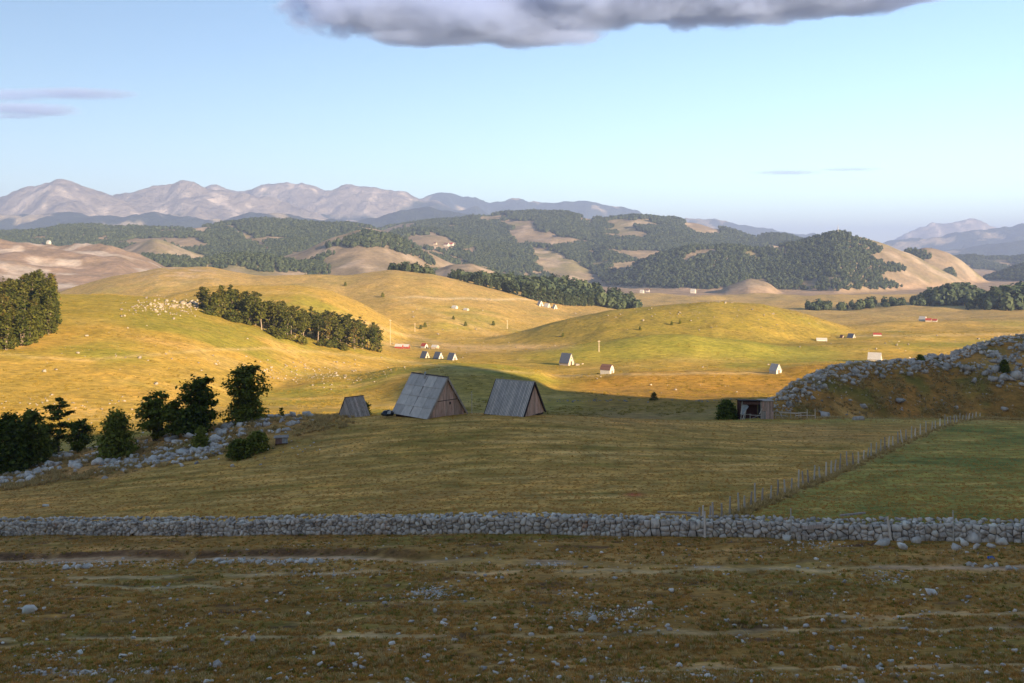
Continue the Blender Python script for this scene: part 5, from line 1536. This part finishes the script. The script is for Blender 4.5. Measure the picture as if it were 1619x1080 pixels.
# ramshackle shed on the right
def shed():
    rng = np.random.default_rng(8)
    D = 147.; k = D / F
    p0 = at(1197, D); k = D / F
    root = empty('shed', p0, R(4)); tag(root, 'ramshackle shed of rusty sheets and upright planks below the scree', 'shed')
    X = lambda px: (px - 1197) * k
    mb = MB(); mb.box((X(1186), 1.4, 1.35), (3.1, .06, 2.7)); mb.build('back_wall', M['rust'], root)
    mb = MB(); mb.box((X(1171), .75, 1.3), (.06, 1.4, 2.6)); mb.build('side_wall', M['rust'], root)
    mb = MB(); mb.poly([(X(1168), -.5, 2.86), (X(1204), -.5, 2.80), (X(1204), 1.7, 2.62), (X(1168), 1.7, 2.70), (X(1168), -.5, 2.98), (X(1204), -.5, 2.92), (X(1204), 1.7, 2.74), (X(1168), 1.7, 2.82)], [(0, 3, 2, 1), (4, 5, 6, 7), (0, 1, 5, 4), (1, 2, 6, 5), (2, 3, 7, 6), (3, 0, 4, 7)])
    mb.build('roof', M['darkwood'], root)
    mb = MB(); mb.bar((X(1172), -.25, 2.52), (X(1202), -.25, 2.48), .08, .40); mb.build('fascia', M['redbrown'], root)
    # upright planks, upper and lower row
    xs = np.linspace(X(1203), X(1223), 9)
    for i in range(8):
        mb = MB(); mb.box(((xs[i] + xs[i + 1]) / 2, -.1 + rng.uniform(-.03, .03), 2.05 + rng.uniform(-.05, .05)), (xs[i + 1] - xs[i] - .03, .05, 1.55)); mb.build('wall_plank', M['plank'], root)
        mb = MB(); mb.box(((xs[i] + xs[i + 1]) / 2, -.2 + rng.uniform(-.03, .03), .55 + rng.uniform(-.06, .03)), (xs[i + 1] - xs[i] - .04, .05, 1.45)); mb.build('wall_plank', M['plank' if i > 2 else 'greyplank'], root)
    mb = MB(); mb.box((X(1213), .75, 1.4), (1.8, 1.5, 2.6)); mb.build('plank_room', M['darkwood'], root)
    mb = MB(); mb.box((X(1213), .7, 2.78), (2.05, 1.9, .10)); mb.build('plank_room_roof', M['greyplank'], root)
    # white sheet leaning at the left, props and low rails
    mb = MB(); mb.poly([(X(1169), -.35, .9), (X(1174), -.38, .85), (X(1179), -.20, 1.5), (X(1183), -.1, 1.95), (X(1180), -.05, 2.25), (X(1174), -.05, 2.3), (X(1169), -.30, .98), (X(1174), -.33, .93), (X(1179), -.15, 1.58), (X(1183), -.05, 2.03), (X(1180), 0, 2.33), (X(1174), 0, 2.38)],
                       [(0, 1, 2, 3, 4, 5), (11, 10, 9, 8, 7, 6), (0, 6, 7, 1), (1, 7, 8, 2), (2, 8, 9, 3), (3, 9, 10, 4), (4, 10, 11, 5), (5, 11, 6, 0)]); mb.build('leaning_sheet', M['greyroof'], root)
    for a, b in (((X(1169), -.5, 0), (X(1172), -.3, 2.8)), ((X(1171), -.7, 0), (X(1177), -.4, 1.5)), ((X(1174), -.7, 0), (X(1178), -.4, 1.5)), ((X(1202), -.35, 0), (X(1202), -.3, 2.85)), ((X(1184), -.5, 0), (X(1184), -.5, .95)), ((X(1199), -.5, .9), (X(1204), -.3, 1.7))):
        mb = MB(); mb.tube([a, b], [.06, .045], 5); mb.build('prop', M['post'], root)
    for a, b in (((X(1169), -.5, .85), (X(1186), -.5, .90)), ((X(1185), -.5, .78), (X(1203), -.5, .70)), ((X(1187), -.55, .3), (X(1199), -.5, .75))):
        mb = MB(); mb.bar(a, b, .05, .09); mb.build('rail', M['greyplank'], root)
M['redbrown'] = mat_plain('red_brown_boards', (.15, .07, .05))
shed()
# pole fence running right from the shed
def pole_fence():
    D = 148.; k = D / F
    root = empty('pole_fence', at(1250, D), 0); tag(root, 'rickety grey pole fence between the shed and the boulder', 'fence')
    b = root.location
    def W(px, z, dy=0.0):
        x = float(U(px)) * (D + dy); return Vector((x, D + dy, float(HGT(x, D + dy)) + z)) - b
    for px, h, ln in ((1226, 1.1, .1), (1235, 1.5, .15), (1238, 1.2, -.5), (1250, 1.4, .02), (1257, .9, .1), (1263, 1.2, 0), (1266, 1.0, .05), (1276, 1.45, .02), (1289, 1.5, -.04)):
        mb = MB(); mb.tube([W(px, -.1), W(px, h * .5) + Vector((ln * .5, .03, 0)), W(px, h) + Vector((ln, 0, 0))], [.07, .06, .045], 5); mb.build('post', M['post'], root)
    for a, za, c, zc in ((1222, 1.25, 1250, 1.05), (1232, 1.05, 1266, .85), (1224, .65, 1246, .5), (1250, 1.0, 1277, .95), (1258, .6, 1289, .5)):
        mb = MB(); mb.tube([W(a, za, -.1), W((a + c) / 2, (za + zc) / 2 + .03, -.12), W(c, zc, -.1)], [.055, .05, .045], 5); mb.build('rail', M['post'], root)
pole_fence()

# fence of rough stakes dividing the meadow
def field_fence():
    rng = np.random.default_rng(9)
    root = empty('stake_fence', (FENCE_A[0], FENCE_A[1], float(HGT(*FENCE_A)))); tag(root, 'long fence of rough thin stakes climbing the meadow from the wall', 'fence')
    b = Vector(root.location)
    # columns of the stakes as they come in the photograph, then closing up with distance
    cols = [1104.5, 1111, 1121, 1128, 1140, 1153, 1168, 1177, 1187, 1195, 1205, 1218, 1229, 1241, 1251, 1262, 1270, 1278, 1287, 1297, 1306, 1314, 1320, 1327, 1340, 1349, 1357, 1365, 1372, 1377, 1385, 1392, 1399, 1405, 1412, 1420, 1427, 1433, 1441, 1447, 1455, 1464, 1473, 1479, 1486, 1494, 1499, 1503, 1509, 1513, 1518, 1522, 1527, 1532, 1537, 1543, 1549]
    tops = []
    for i, px in enumerate(cols):
        # where the line of the fence crosses that bearing
        u = float(U(px)); (ax, ay), (bx, by) = FENCE_A, FENCE_B
        w = (u * ay - ax) / ((bx - ax) - u * (by - ay)); w = max(0, w)
        x, y = ax + (bx - ax) * w, ay + (by - ay) * w
        z = float(HGT(x, y))
        h = rng.uniform(1.05, 1.5) * (1.22 if px in (1262, 1327, 1340, 1168, 1195) else 1) * (.72 if i > 45 else 1)
        l1, l2 = rng.normal(0, .07), rng.normal(0, .05)
        P = [Vector((x, y, z - .15)) - b, Vector((x + l1 * .5 + rng.normal(0, .015), y + l2, z + h * .5)) - b, Vector((x + l1, y + l2, z + h)) - b]
        mb = MB(); mb.tube(P, [.085, .075, .06], 6); mb.build('post', M['post' if rng.random() < .6 else 'greyplank'], root)
        tops.append((x, y, z, h))
    for f_ in (.45, .82):
        mb = MB(); mb.tube([Vector((x, y, z + f_ * 1.1 + rng.normal(0, .02))) - b for x, y, z, h in tops[:50]], .006, 4); mb.build('wire', M['wire'], root)
    mb = MB(); p = Vector(tops[12][:3]) - b
    mb.bar(p + Vector((-.1, 0, .08)), p + Vector((.55, -.5, .05)), .08, .08); mb.build('fallen_rail', M['post'], root)
M['wire'] = mat_plain('fence_wire', (.16, .14, .13), .6)
field_fence()

# thin poles in the valley
def pole(px, py, hpx, label, tmin=100, d=None, r=1.0):
    p = hit(px, py, tmin) if d is None else at(px, d); k = p.y / F
    h = hpx * k
    root = empty('utility_pole', p); tag(root, label, 'pole', 'utility poles')
    mb = MB(); mb.tube([(0, 0, -.3), (0, 0, h)], [.14 * r, .09 * r], 6); mb.build('post', M['post'], root)
    mb = MB(); mb.bar((-.7 * r, 0, h - .5), (.7 * r, 0, h - .5), .1 * r, .12 * r); mb.build('crossarm', M['post'], root)
pole(746, 662, 36, 'thin pole standing between the two barns', d=126, r=.3)
pole(617, 545, 40, 'thin pole left of the red-walled cabins', 300)
pole(656, 525, 14, 'thin pole on the far golden slope above the cabins', 300)
pole(802, 520, 14, 'thin pole in the dip left of the round knoll', 300)
pole(947, 556, 18, 'thin pole on the green mound above the blue-roofed hut', 300)

# ---- little houses far off
def small_house(px, py, wpx, hpx, wall, roof, label, group, rz=0.5, ratio=1.3, eave=.25, tmin=180, d=None, name='hut', hs=None, door=True, style='gable'):
    p = hit(px, py, tmin) if d is None else at(px, d)
    if hs is not None: p = hs.hit(px, py)
    k = p.y / F; H = hpx * k; Wd = wpx * k / (abs(math.sin(rz)) + ratio * abs(math.cos(rz))) * 1.05; L = Wd * ratio
    root = empty(name, p - Vector((0, 0, .15)), -rz); tag(root, label, 'house' if name == 'house' else 'hut', group)
    e = H * eave
    mb = MB()
    if style == 'gambrel':
        pr = [(-Wd / 2, 0), (Wd / 2, 0), (Wd / 2, e), (Wd * .32, H * .8), (0, H), (-Wd * .32, H * .8), (-Wd / 2, e)]
    else:
        pr = [(-Wd / 2, 0), (Wd / 2, 0), (Wd / 2, e), (0, H), (-Wd / 2, e)]
    n = len(pr)
    mb.poly([(-L / 2, a, b) for a, b in pr] + [(L / 2, a, b) for a, b in pr], [tuple(range(n)), tuple(range(2 * n - 1, n - 1, -1))] + [(i, i + n, (i + 1) % n + n, (i + 1) % n) for i in range(n)])
    mb.build('wall', M[wall], root)
    t_ = .025 * H + .05
    up = pr[2:]
    mb = MB()
    for (a0, b0), (a1, b1) in zip(up[:-1], up[1:]):
        q0, q1 = Vector((0, a0, b0)), Vector((0, a1, b1)); nn = (q1 - q0).cross(Vector((1, 0, 0))).normalized()
        if nn.z < 0: nn = -nn
        ext = (q0 - q1).normalized() * .12
        if b0 == e: q0 = q0 + ext
        if b1 == e: q1 = q1 - ext
        ov = .12
        P = [Vector((x, 0, 0)) + q + nn * o for o in (.02, .02 + t_) for x, q in ((-L / 2 - ov, q0), (L / 2 + ov, q0), (L / 2 + ov, q1), (-L / 2 - ov, q1))]
        mb.poly(P, [(0, 3, 2, 1), (4, 5, 6, 7), (0, 1, 5, 4), (1, 2, 6, 5), (2, 3, 7, 6), (3, 0, 4, 7)])
    mb.build('roof', M[roof], root)
    if door:
        mb = MB(); mb.box((L / 2 + .03, 0, min(1.9, H * .42) / 2), (.06, min(.9, Wd * .22), min(1.9, H * .42))); mb.build('door', M['darkwood'], root)
        mb = MB(); mb.box((L / 2 + .03, 0, H * .6), (.05, Wd * .10, H * .09)); mb.build('window', M['black'], root)
    return root
G1 = 'little huts and houses in the valley'
small_house(896, 577, 22, 19, 'tanwall', 'bluegrey', 'gabled hut with dark blue-grey roof and lit tan gable in the valley', G1, .75, 1.35, .22)
small_house(960, 591, 21, 15, 'white', 'brownroof', 'barn-shaped hut with brown curved roof and cream gable', G1, .62, 1.3, .5, style='gambrel')
small_house(1226, 590, 17, 15, 'white', 'greyroof', 'small whitish gabled hut left of the scree hill', G1, 1.0, 1.2, .3)
small_house(1383, 570, 22, 13, 'white', 'greyroof', 'pale hut half hidden behind the scree ridge', G1, .5, 1.5, .2, tmin=230, door=False)
small_house(672, 566, 15, 11, 'tanwall', 'bluegrey', 'left one of three pointed huts in a row', G1, .8, 1.2, .05)
small_house(693, 567, 16, 11, 'white', 'bluegrey', 'middle one of three pointed huts in a row', G1, .8, 1.2, .05)
small_house(715, 569, 16, 11.5, 'white', 'bluegrey', 'right one of three pointed huts in a row', G1, .8, 1.2, .05)
small_house(631, 551, 13, 7.5, 'redpaint', 'greyroof', 'red-walled cabin with white roof, left of its twin', G1, .3, 1.7, .5, tmin=380)
small_house(642, 551, 11, 7, 'redpaint', 'greyroof', 'red-walled cabin with white roof, right of its twin', G1, .3, 1.5, .5, tmin=380)
small_house(671, 550, 11, 7.5, 'white', 'redpaint', 'white cabin with bright red roof', G1, .7, 1.3, .45, tmin=380)
small_house(688, 551, 12, 6, 'tanwall', 'greyroof', 'low tan cabin right of the red-roofed one', G1, .5, 1.4, .5, tmin=380)
small_house(719, 488, 10, 5, 'white', 'greyroof', 'white hut on the far golden slope, left end of the ruined wall', G1, .6, 1.4, .4, tmin=500, door=False)
small_house(737, 491, 9, 4, 'tanwall', 'greyroof', 'small hut on the far golden slope, right end of the ruined wall', G1, .6, 1.4, .4, tmin=500, door=False)
small_house(854, 484, 10, 8.5, 'white', 'greyroof', 'white pointed hut, left of three before the dark belt', G1, 1.1, 1.1, .1, tmin=600)
small_house(865, 486, 10, 7, 'white', 'greyroof', 'white pointed hut, middle of three before the dark belt', G1, .7, 1.2, .2, tmin=600)
small_house(877, 488, 8, 7, 'white', 'greyroof', 'white pointed hut, right of three before the dark belt', G1, 1.1, 1.1, .1, tmin=600)
small_house(1299, 539, 16, 5, 'white', 'greyroof', 'long low white hut under the round knoll', G1, .15, 2.6, .5, tmin=400, door=False)
small_house(1331, 534, 6, 5, 'tanwall', 'brownroof', 'tiny pointed hut left of the grey one under the knoll', G1, .9, 1.1, .05, tmin=400, door=False)
small_house(1346, 534, 12, 7, 'white', 'bluegrey', 'grey pointed hut under the right end of the knoll', G1, .9, 1.2, .05, tmin=400)
small_house(1387, 531, 13, 5, 'white', 'redpaint', 'low house with red roof on the right pasture', G1, .3, 1.8, .5, tmin=400)
small_house(1459, 508, 12, 8, 'white', 'greyroof', 'white house left in the cluster before the right wood', G1, .8, 1.3, .4, tmin=700, name='house')
small_house(1468, 509, 10, 6, 'tanwall', 'redpaint', 'house with red roof in the cluster before the right wood', G1, .5, 1.4, .5, tmin=700, name='house')
small_house(1478, 509, 8, 5, 'white', 'redpaint', 'small house right in the cluster before the right wood', G1, .6, 1.3, .5, tmin=700, name='house')
G2 = 'houses of the far villages'
for i, (px, py, w, h, wl, rf, lab) in enumerate([(1252, 482, 12, 6, 'redpaint', 'redpaint', 'larger red house at the foot of the bare mound'), (1266, 482, 10, 5, 'white', 'redpaint', 'house with red roof right of the larger red one'), (1096, 464, 9, 7, 'white', 'greyroof', 'white house alone below the forest hill'),
        (1015, 464, 7, 6, 'white', 'greyroof', 'white house, upper left of the far village'), (1013, 473, 8, 6, 'white', 'brownroof', 'white house with brown roof in the far village'), (1032, 473, 9, 5, 'tanwall', 'brownroof', 'low tan house in the far village'), (1024, 462, 6, 5, 'white', 'brownroof', 'small white house at the back of the far village'),
        (706, 392, 9, 6, 'white', 'brownroof', 'white house in the clearing of the far forest'), (714, 389, 7, 5, 'white', 'redpaint', 'small red-roofed house in the clearing of the far forest'), (688, 388, 6, 4, 'tanwall', 'brownroof', 'tan house left in the clearing of the far forest'), (422, 397, 6, 5, 'white', 'brownroof', 'white house between the far bare hills'),
        (402, 397, 6, 4, 'tanwall', 'redpaint', 'red-roofed house between the far bare hills'), (77, 387, 7, 6, 'white', 'greyroof', 'white house at the edge of the far left forest'), (1050, 477, 7, 4, 'white', 'greyroof', 'white hut at the right end of the far village')]):
    q = HS.hit(px, py)
    if q is not None: small_house(px, py, w, h, wl, rf, lab, G2, .5, 1.3, .5, hs=HS, name='house')
# mast on the wooded summit
q = HS.hit(1325, 372)
root = empty('radio_mast', q); tag(root, 'thin radio mast on the wooded summit', 'mast')
mb = MB(); mb.tube([(0, 0, -1), (0, 0, 12), (0, 0, 26)], [1.1, .8, .3], 6); mb.build('tower', M['greyroof'], root)
mb = MB(); mb.tube([(-1.4, 0, 14), (1.4, 0, 14)], .5, 6); mb.build('dish', M['white'], root)
# blue scrap on the track
p = hit(1566, 883); mb = MB(); mb.poly([(-.2, -.1, .02), (.22, -.06, .03), (.16, .12, .10), (-.14, .1, .08), (-.2, -.1, .0), (.22, -.06, .0), (.16, .12, .02), (-.14, .1, .01)], [(0, 1, 2, 3), (7, 6, 5, 4), (0, 4, 5, 1), (1, 5, 6, 2), (2, 6, 7, 3), (3, 7, 4, 0)])
tag(mb.build('plastic_scrap', mat_plain('blue_plastic', (.05, .14, .42)), None, p), 'scrap of blue plastic lying above the pale track at the right', 'litter')
# low ruined walls near the blue-roofed hut
for px, py, w, lab in ((912, 578, 2.2, 'low ruined wall stub right of the blue-roofed hut'), (921, 576, 1.6, 'short ruined pillar right of the low wall stub')):
    p = hit(px, py, 250); rock('ruin', p, w * .5, 'whitestone', lab, None, cat='ruin', stretch=(w * .55, w * .3, w * .5), tilt=.05)
# dark shrubs dotted over the far slopes
for i, (px, py, w) in enumerate([(736, 516, 5), (717, 505, 4), (780, 515, 5), (665, 520, 4), (672, 517, 5), (605, 470, 5), (546, 452, 4), (1012, 522, 4), (890, 532, 4), (1075, 512, 4), (1062, 514, 4)]):
    p = hit(px, py, 300); k = p.y / F
    o = copy_tree(bpy.data.objects['shrub'], p, RNG.uniform(0, 6), (1, 1, 1), 'tiny dark shrub dotted on the far golden slopes', 'tiny shrubs on the far slopes')
    s_ = w * k / 3.2; o.scale = (s_, s_, s_ * 1.1)
# ------------------------------------------------------------------ grass
def tuft_proto(seed, n, h, spread, mat):
    rng = np.random.default_rng(seed); V = []; Fq = []
    for i in range(n):
        a = rng.uniform(0, 6.28); r = spread * rng.uniform(0, 1) ** .7; b = np.array([math.cos(a) * r, math.sin(a) * r, -.02])
        hh = h * rng.uniform(.5, 1.15); ln = rng.uniform(.15, .7) * hh; a2 = a + rng.normal(0, .6)
        tip = b + np.array([math.cos(a2) * ln, math.sin(a2) * ln, hh]); mid = b + (tip - b) * .55 + np.array([0, 0, hh * .1])
        a3 = rng.uniform(0, 6.28); w = np.array([math.cos(a3), math.sin(a3), 0]) * (.010 + .10 * h) * rng.uniform(.6, 1.2)
        k = len(V); V += [b - w, b + w, mid + w * .7, tip, mid - w * .7]
        Fq += [(k, k + 1, k + 2), (k, k + 2, k + 4), (k + 4, k + 2, k + 3)]
    me = mesh_np('tuft', np.array(V), np.array(Fq)); me.materials.append(M[mat]); return me
M['grassgreen'] = mat_leaf('green_grass_blades', (.20, .17, .03), (.36, .28, .055), .35)
TG = [tuft_proto(i, 16, .12, .13, 'grass') for i in range(4)] + [tuft_proto(10 + i, 14, .15, .12, 'grassgreen') for i in range(1)]
TD = [tuft_proto(20 + i, 22, .42, .20, 'drygrass') for i in range(3)]
def grass_cover(name, n, t0, t1, x0, x1, protos, size, label, mask=None, seed=0):
    r = np.random.default_rng(seed)
    u = r.uniform(U(x0), U(x1), n); t = 1 / r.uniform(1 / t1, 1 / t0, n)
    x, y = u * t, t
    k = np.ones(n, bool) if mask is None else mask(x, y, u, t, r)
    x, y = x[k], y[k]
    P = np.stack([x, y, HGT(x, y)], 1)
    o = forest_object(name, P, size * r.uniform(.5, 1.3, len(P)), protos, label); o['category'] = 'grass'
    return o
def m_fg(x, y, u, t, r):
    q = np.abs(t - track_depth(u) + .35)
    z = HGT(x, y); pw = sheep_path(CX + u * F, HY + (EYE - z) / t * F)
    return (pw < .35) & (t < wall_depth(u) - .6) & ((q > 1.3) | (u > U(760)) & (q > .5)) & (fbm(x / 3, y / 1.5, 95, 3) + r.normal(0, .3, len(x)) > -.3)
grass_cover('pasture_grass', 70000, 31, 82, -40, 1660, TG, .8, 'short mixed turf grass of the foreground pasture', m_fg, 1)
def m_mead(x, y, u, t, r): return (t > wall_depth(u) + .8)
grass_cover('meadow_grass', 42000, 62, 150, -40, 1660, TG[:3], .7, 'cropped grass of the mown meadow behind the wall', m_mead, 2)
grass_cover('dry_tufts', 9000, 31, 82, -40, 1660, TD, .38, 'tufts of dry grass in the foreground pasture', m_fg, 7)
def m_fence(x, y, u, t, r):
    (ax, ay), (bx, by) = FENCE_A, FENCE_B
    s = ((x - ax) * (by - ay) - (y - ay) * (bx - ax)) / math.hypot(bx - ax, by - ay)
    return (np.abs(s - .15 + r.normal(0, .25, len(s))) < .45) & (t > wall_depth(u) + .5)
grass_cover('tall_grass', 16000, 62, 150, 1095, 1560, TD, .8, 'tall dry grass along the stake fence', m_fence, 3)
def m_bank(x, y, u, t, r): return (fbm(x / 5, y / 4, 96, 3) + r.normal(0, .2, len(x)) > .0)
def m_bankL(x, y, u, t, r):
    px = CX + u * F; lim = np.interp(px, [0, 150, 300, 450, 560], [103, 106, 109, 114, 119]); return m_bank(x, y, u, t, r) & (t > lim)
grass_cover('tall_grass', 9000, 98, 146, -30, 560, TD, .9, 'tall dry grass on the rocky bank at the left', m_bankL, 4)
def m_hillR(x, y, u, t, r): return m_bank(x, y, u, t, r)
grass_cover('tall_grass', 7000, 146, 185, 1225, 1650, TD, .9, 'tufts of dry grass on the brown slope at the right', m_hillR, 5)

M['hillgrass'] = mat_leaf('hill_grass_blades', (.34, .25, .045), (.50, .33, .065), .3)
M['hillscrub'] = mat_leaf('hill_scrub', (.20, .16, .03), (.38, .26, .05), .3)
TH = [tuft_proto(30 + i, 26, .15, .55, 'hillgrass') for i in range(3)] + [tuft_proto(40, 30, .28, .5, 'hillscrub')]
def m_hill(x, y, u, t, r): return (fbm(x / 22, y / 22, 97, 3) + r.normal(0, .3, len(x)) > .12) & ~((u > U(1200)) & (t < 225))
grass_cover('hill_grass', 60000, 190, 560, -60, 1680, TH, 1.0, 'coarse golden grass and low scrub on the sunlit slopes', m_hill, 8)
grass_cover('hill_grass', 25000, 560, 1010, -60, 1680, TH, 1.3, 'coarse grass on the farther sunlit hills', m_hill, 9)
# ------------------------------------------------------------------ clouds: bodies of cloud high beyond the haze
def cloud(name, label, blobs, dens, seed, scale, soft=.55, wob=1.0, step=60.0):
    """blobs: ellipsoids (px, py, half-width px, half-height px) at distance D; one closed body per cloud"""
    D = 9000.; k = D / F
    C = []
    for px, py, rx, ry in blobs:
        C.append(((px - CX) * k, D, EYE + (HY - py) * k, rx * k, max(rx * k * .5, ry * k * 2), ry * k))
    lo = np.min([[c[0] - c[3] * 1.15, c[1] - c[4] * 1.15, c[2] - c[5] * 1.15] for c in C], 0); hi = np.max([[c[0] + c[3] * 1.15, c[1] + c[4] * 1.15, c[2] + c[5] * 1.15] for c in C], 0)
    cen = (lo + hi) / 2; mb = MB(); mb.box((0, 0, 0), tuple(hi - lo))
    m, n, out = new_mat(name)
    pos = N(n, 'ShaderNodeNewGeometry').outputs['Position']
    nz = N(n, 'ShaderNodeTexNoise'); nz.inputs['Scale'].default_value = 1 / scale; nz.inputs['Detail'].default_value = 8; nz.inputs['Roughness'].default_value = .66
    mp = N(n, 'ShaderNodeMapping'); mp.inputs['Location'].default_value = (seed * 313., seed * 97., 0); mp.inputs['Scale'].default_value = (.8, .8, 1.5)
    n.links.new(pos, mp.inputs['Vector']); n.links.new(mp.outputs[0], nz.inputs['Vector'])
    tot = None
    for c in C:
        s = N(n, 'ShaderNodeVectorMath', operation='SUBTRACT'); n.links.new(pos, s.inputs[0]); s.inputs[1].default_value = c[:3]
        d = N(n, 'ShaderNodeVectorMath', operation='DIVIDE'); n.links.new(s.outputs[0], d.inputs[0]); d.inputs[1].default_value = c[3:]
        l = N(n, 'ShaderNodeVectorMath', operation='LENGTH'); n.links.new(d.outputs[0], l.inputs[0])
        v = maths(n, 'SUBTRACT', 1.0, l.outputs['Value'])
        tot = v if tot is None else maths(n, 'MAXIMUM', tot, v)
    v = maths(n, 'ADD', tot, maths(n, 'MULTIPLY', maths(n, 'SUBTRACT', nz.outputs['Fac'], .56), wob))
    v = maths(n, 'MULTIPLY', v, dens / soft)
    v = maths(n, 'MINIMUM', maths(n, 'MAXIMUM', v, 0.0), dens)
    pv = N(n, 'ShaderNodeVolumePrincipled'); pv.inputs['Color'].default_value = (.60, .71, .98, 1); pv.inputs['Anisotropy'].default_value = .2
    n.links.new(v, pv.inputs['Density']); n.links.new(pv.outputs[0], out.inputs['Volume'])
    o = mb.build(name, m, None, tuple(cen)); tag(o, label, 'cloud', None, 'thing')
    m.cycles.homogeneous_volume = False
    try: m.cycles.volume_step_rate = 1.0
    except Exception: pass
    return o
cloud('cloud', 'large purple-grey cloud with a white billowing left end, across the top of the sky',
      [(640, 10, 210, 52), (760, 25, 230, 48), (560, -5, 130, 40), (900, 5, 260, 42), (1080, -8, 280, 46), (1260, -12, 250, 34), (1400, -12, 150, 22), (680, 60, 120, 14), (860, 58, 90, 14)], .02, 1, 480., .35, 1.5)
cloud('cloud', 'thin violet streak cloud, the upper one at the left', [(110, 148, 120, 8), (20, 150, 70, 12)], .006, 2, 300., .6, .7)
cloud('cloud', 'thin violet streak cloud, the lower one at the left', [(30, 172, 110, 9), (60, 178, 80, 5), (20, 184, 60, 4)], .006, 3, 300., .6, .7)
cloud('cloud', 'faint wisp of cloud low over the right hills', [(1245, 273, 70, 4), (1340, 268, 60, 3)], .004, 4, 250., .6, .6)
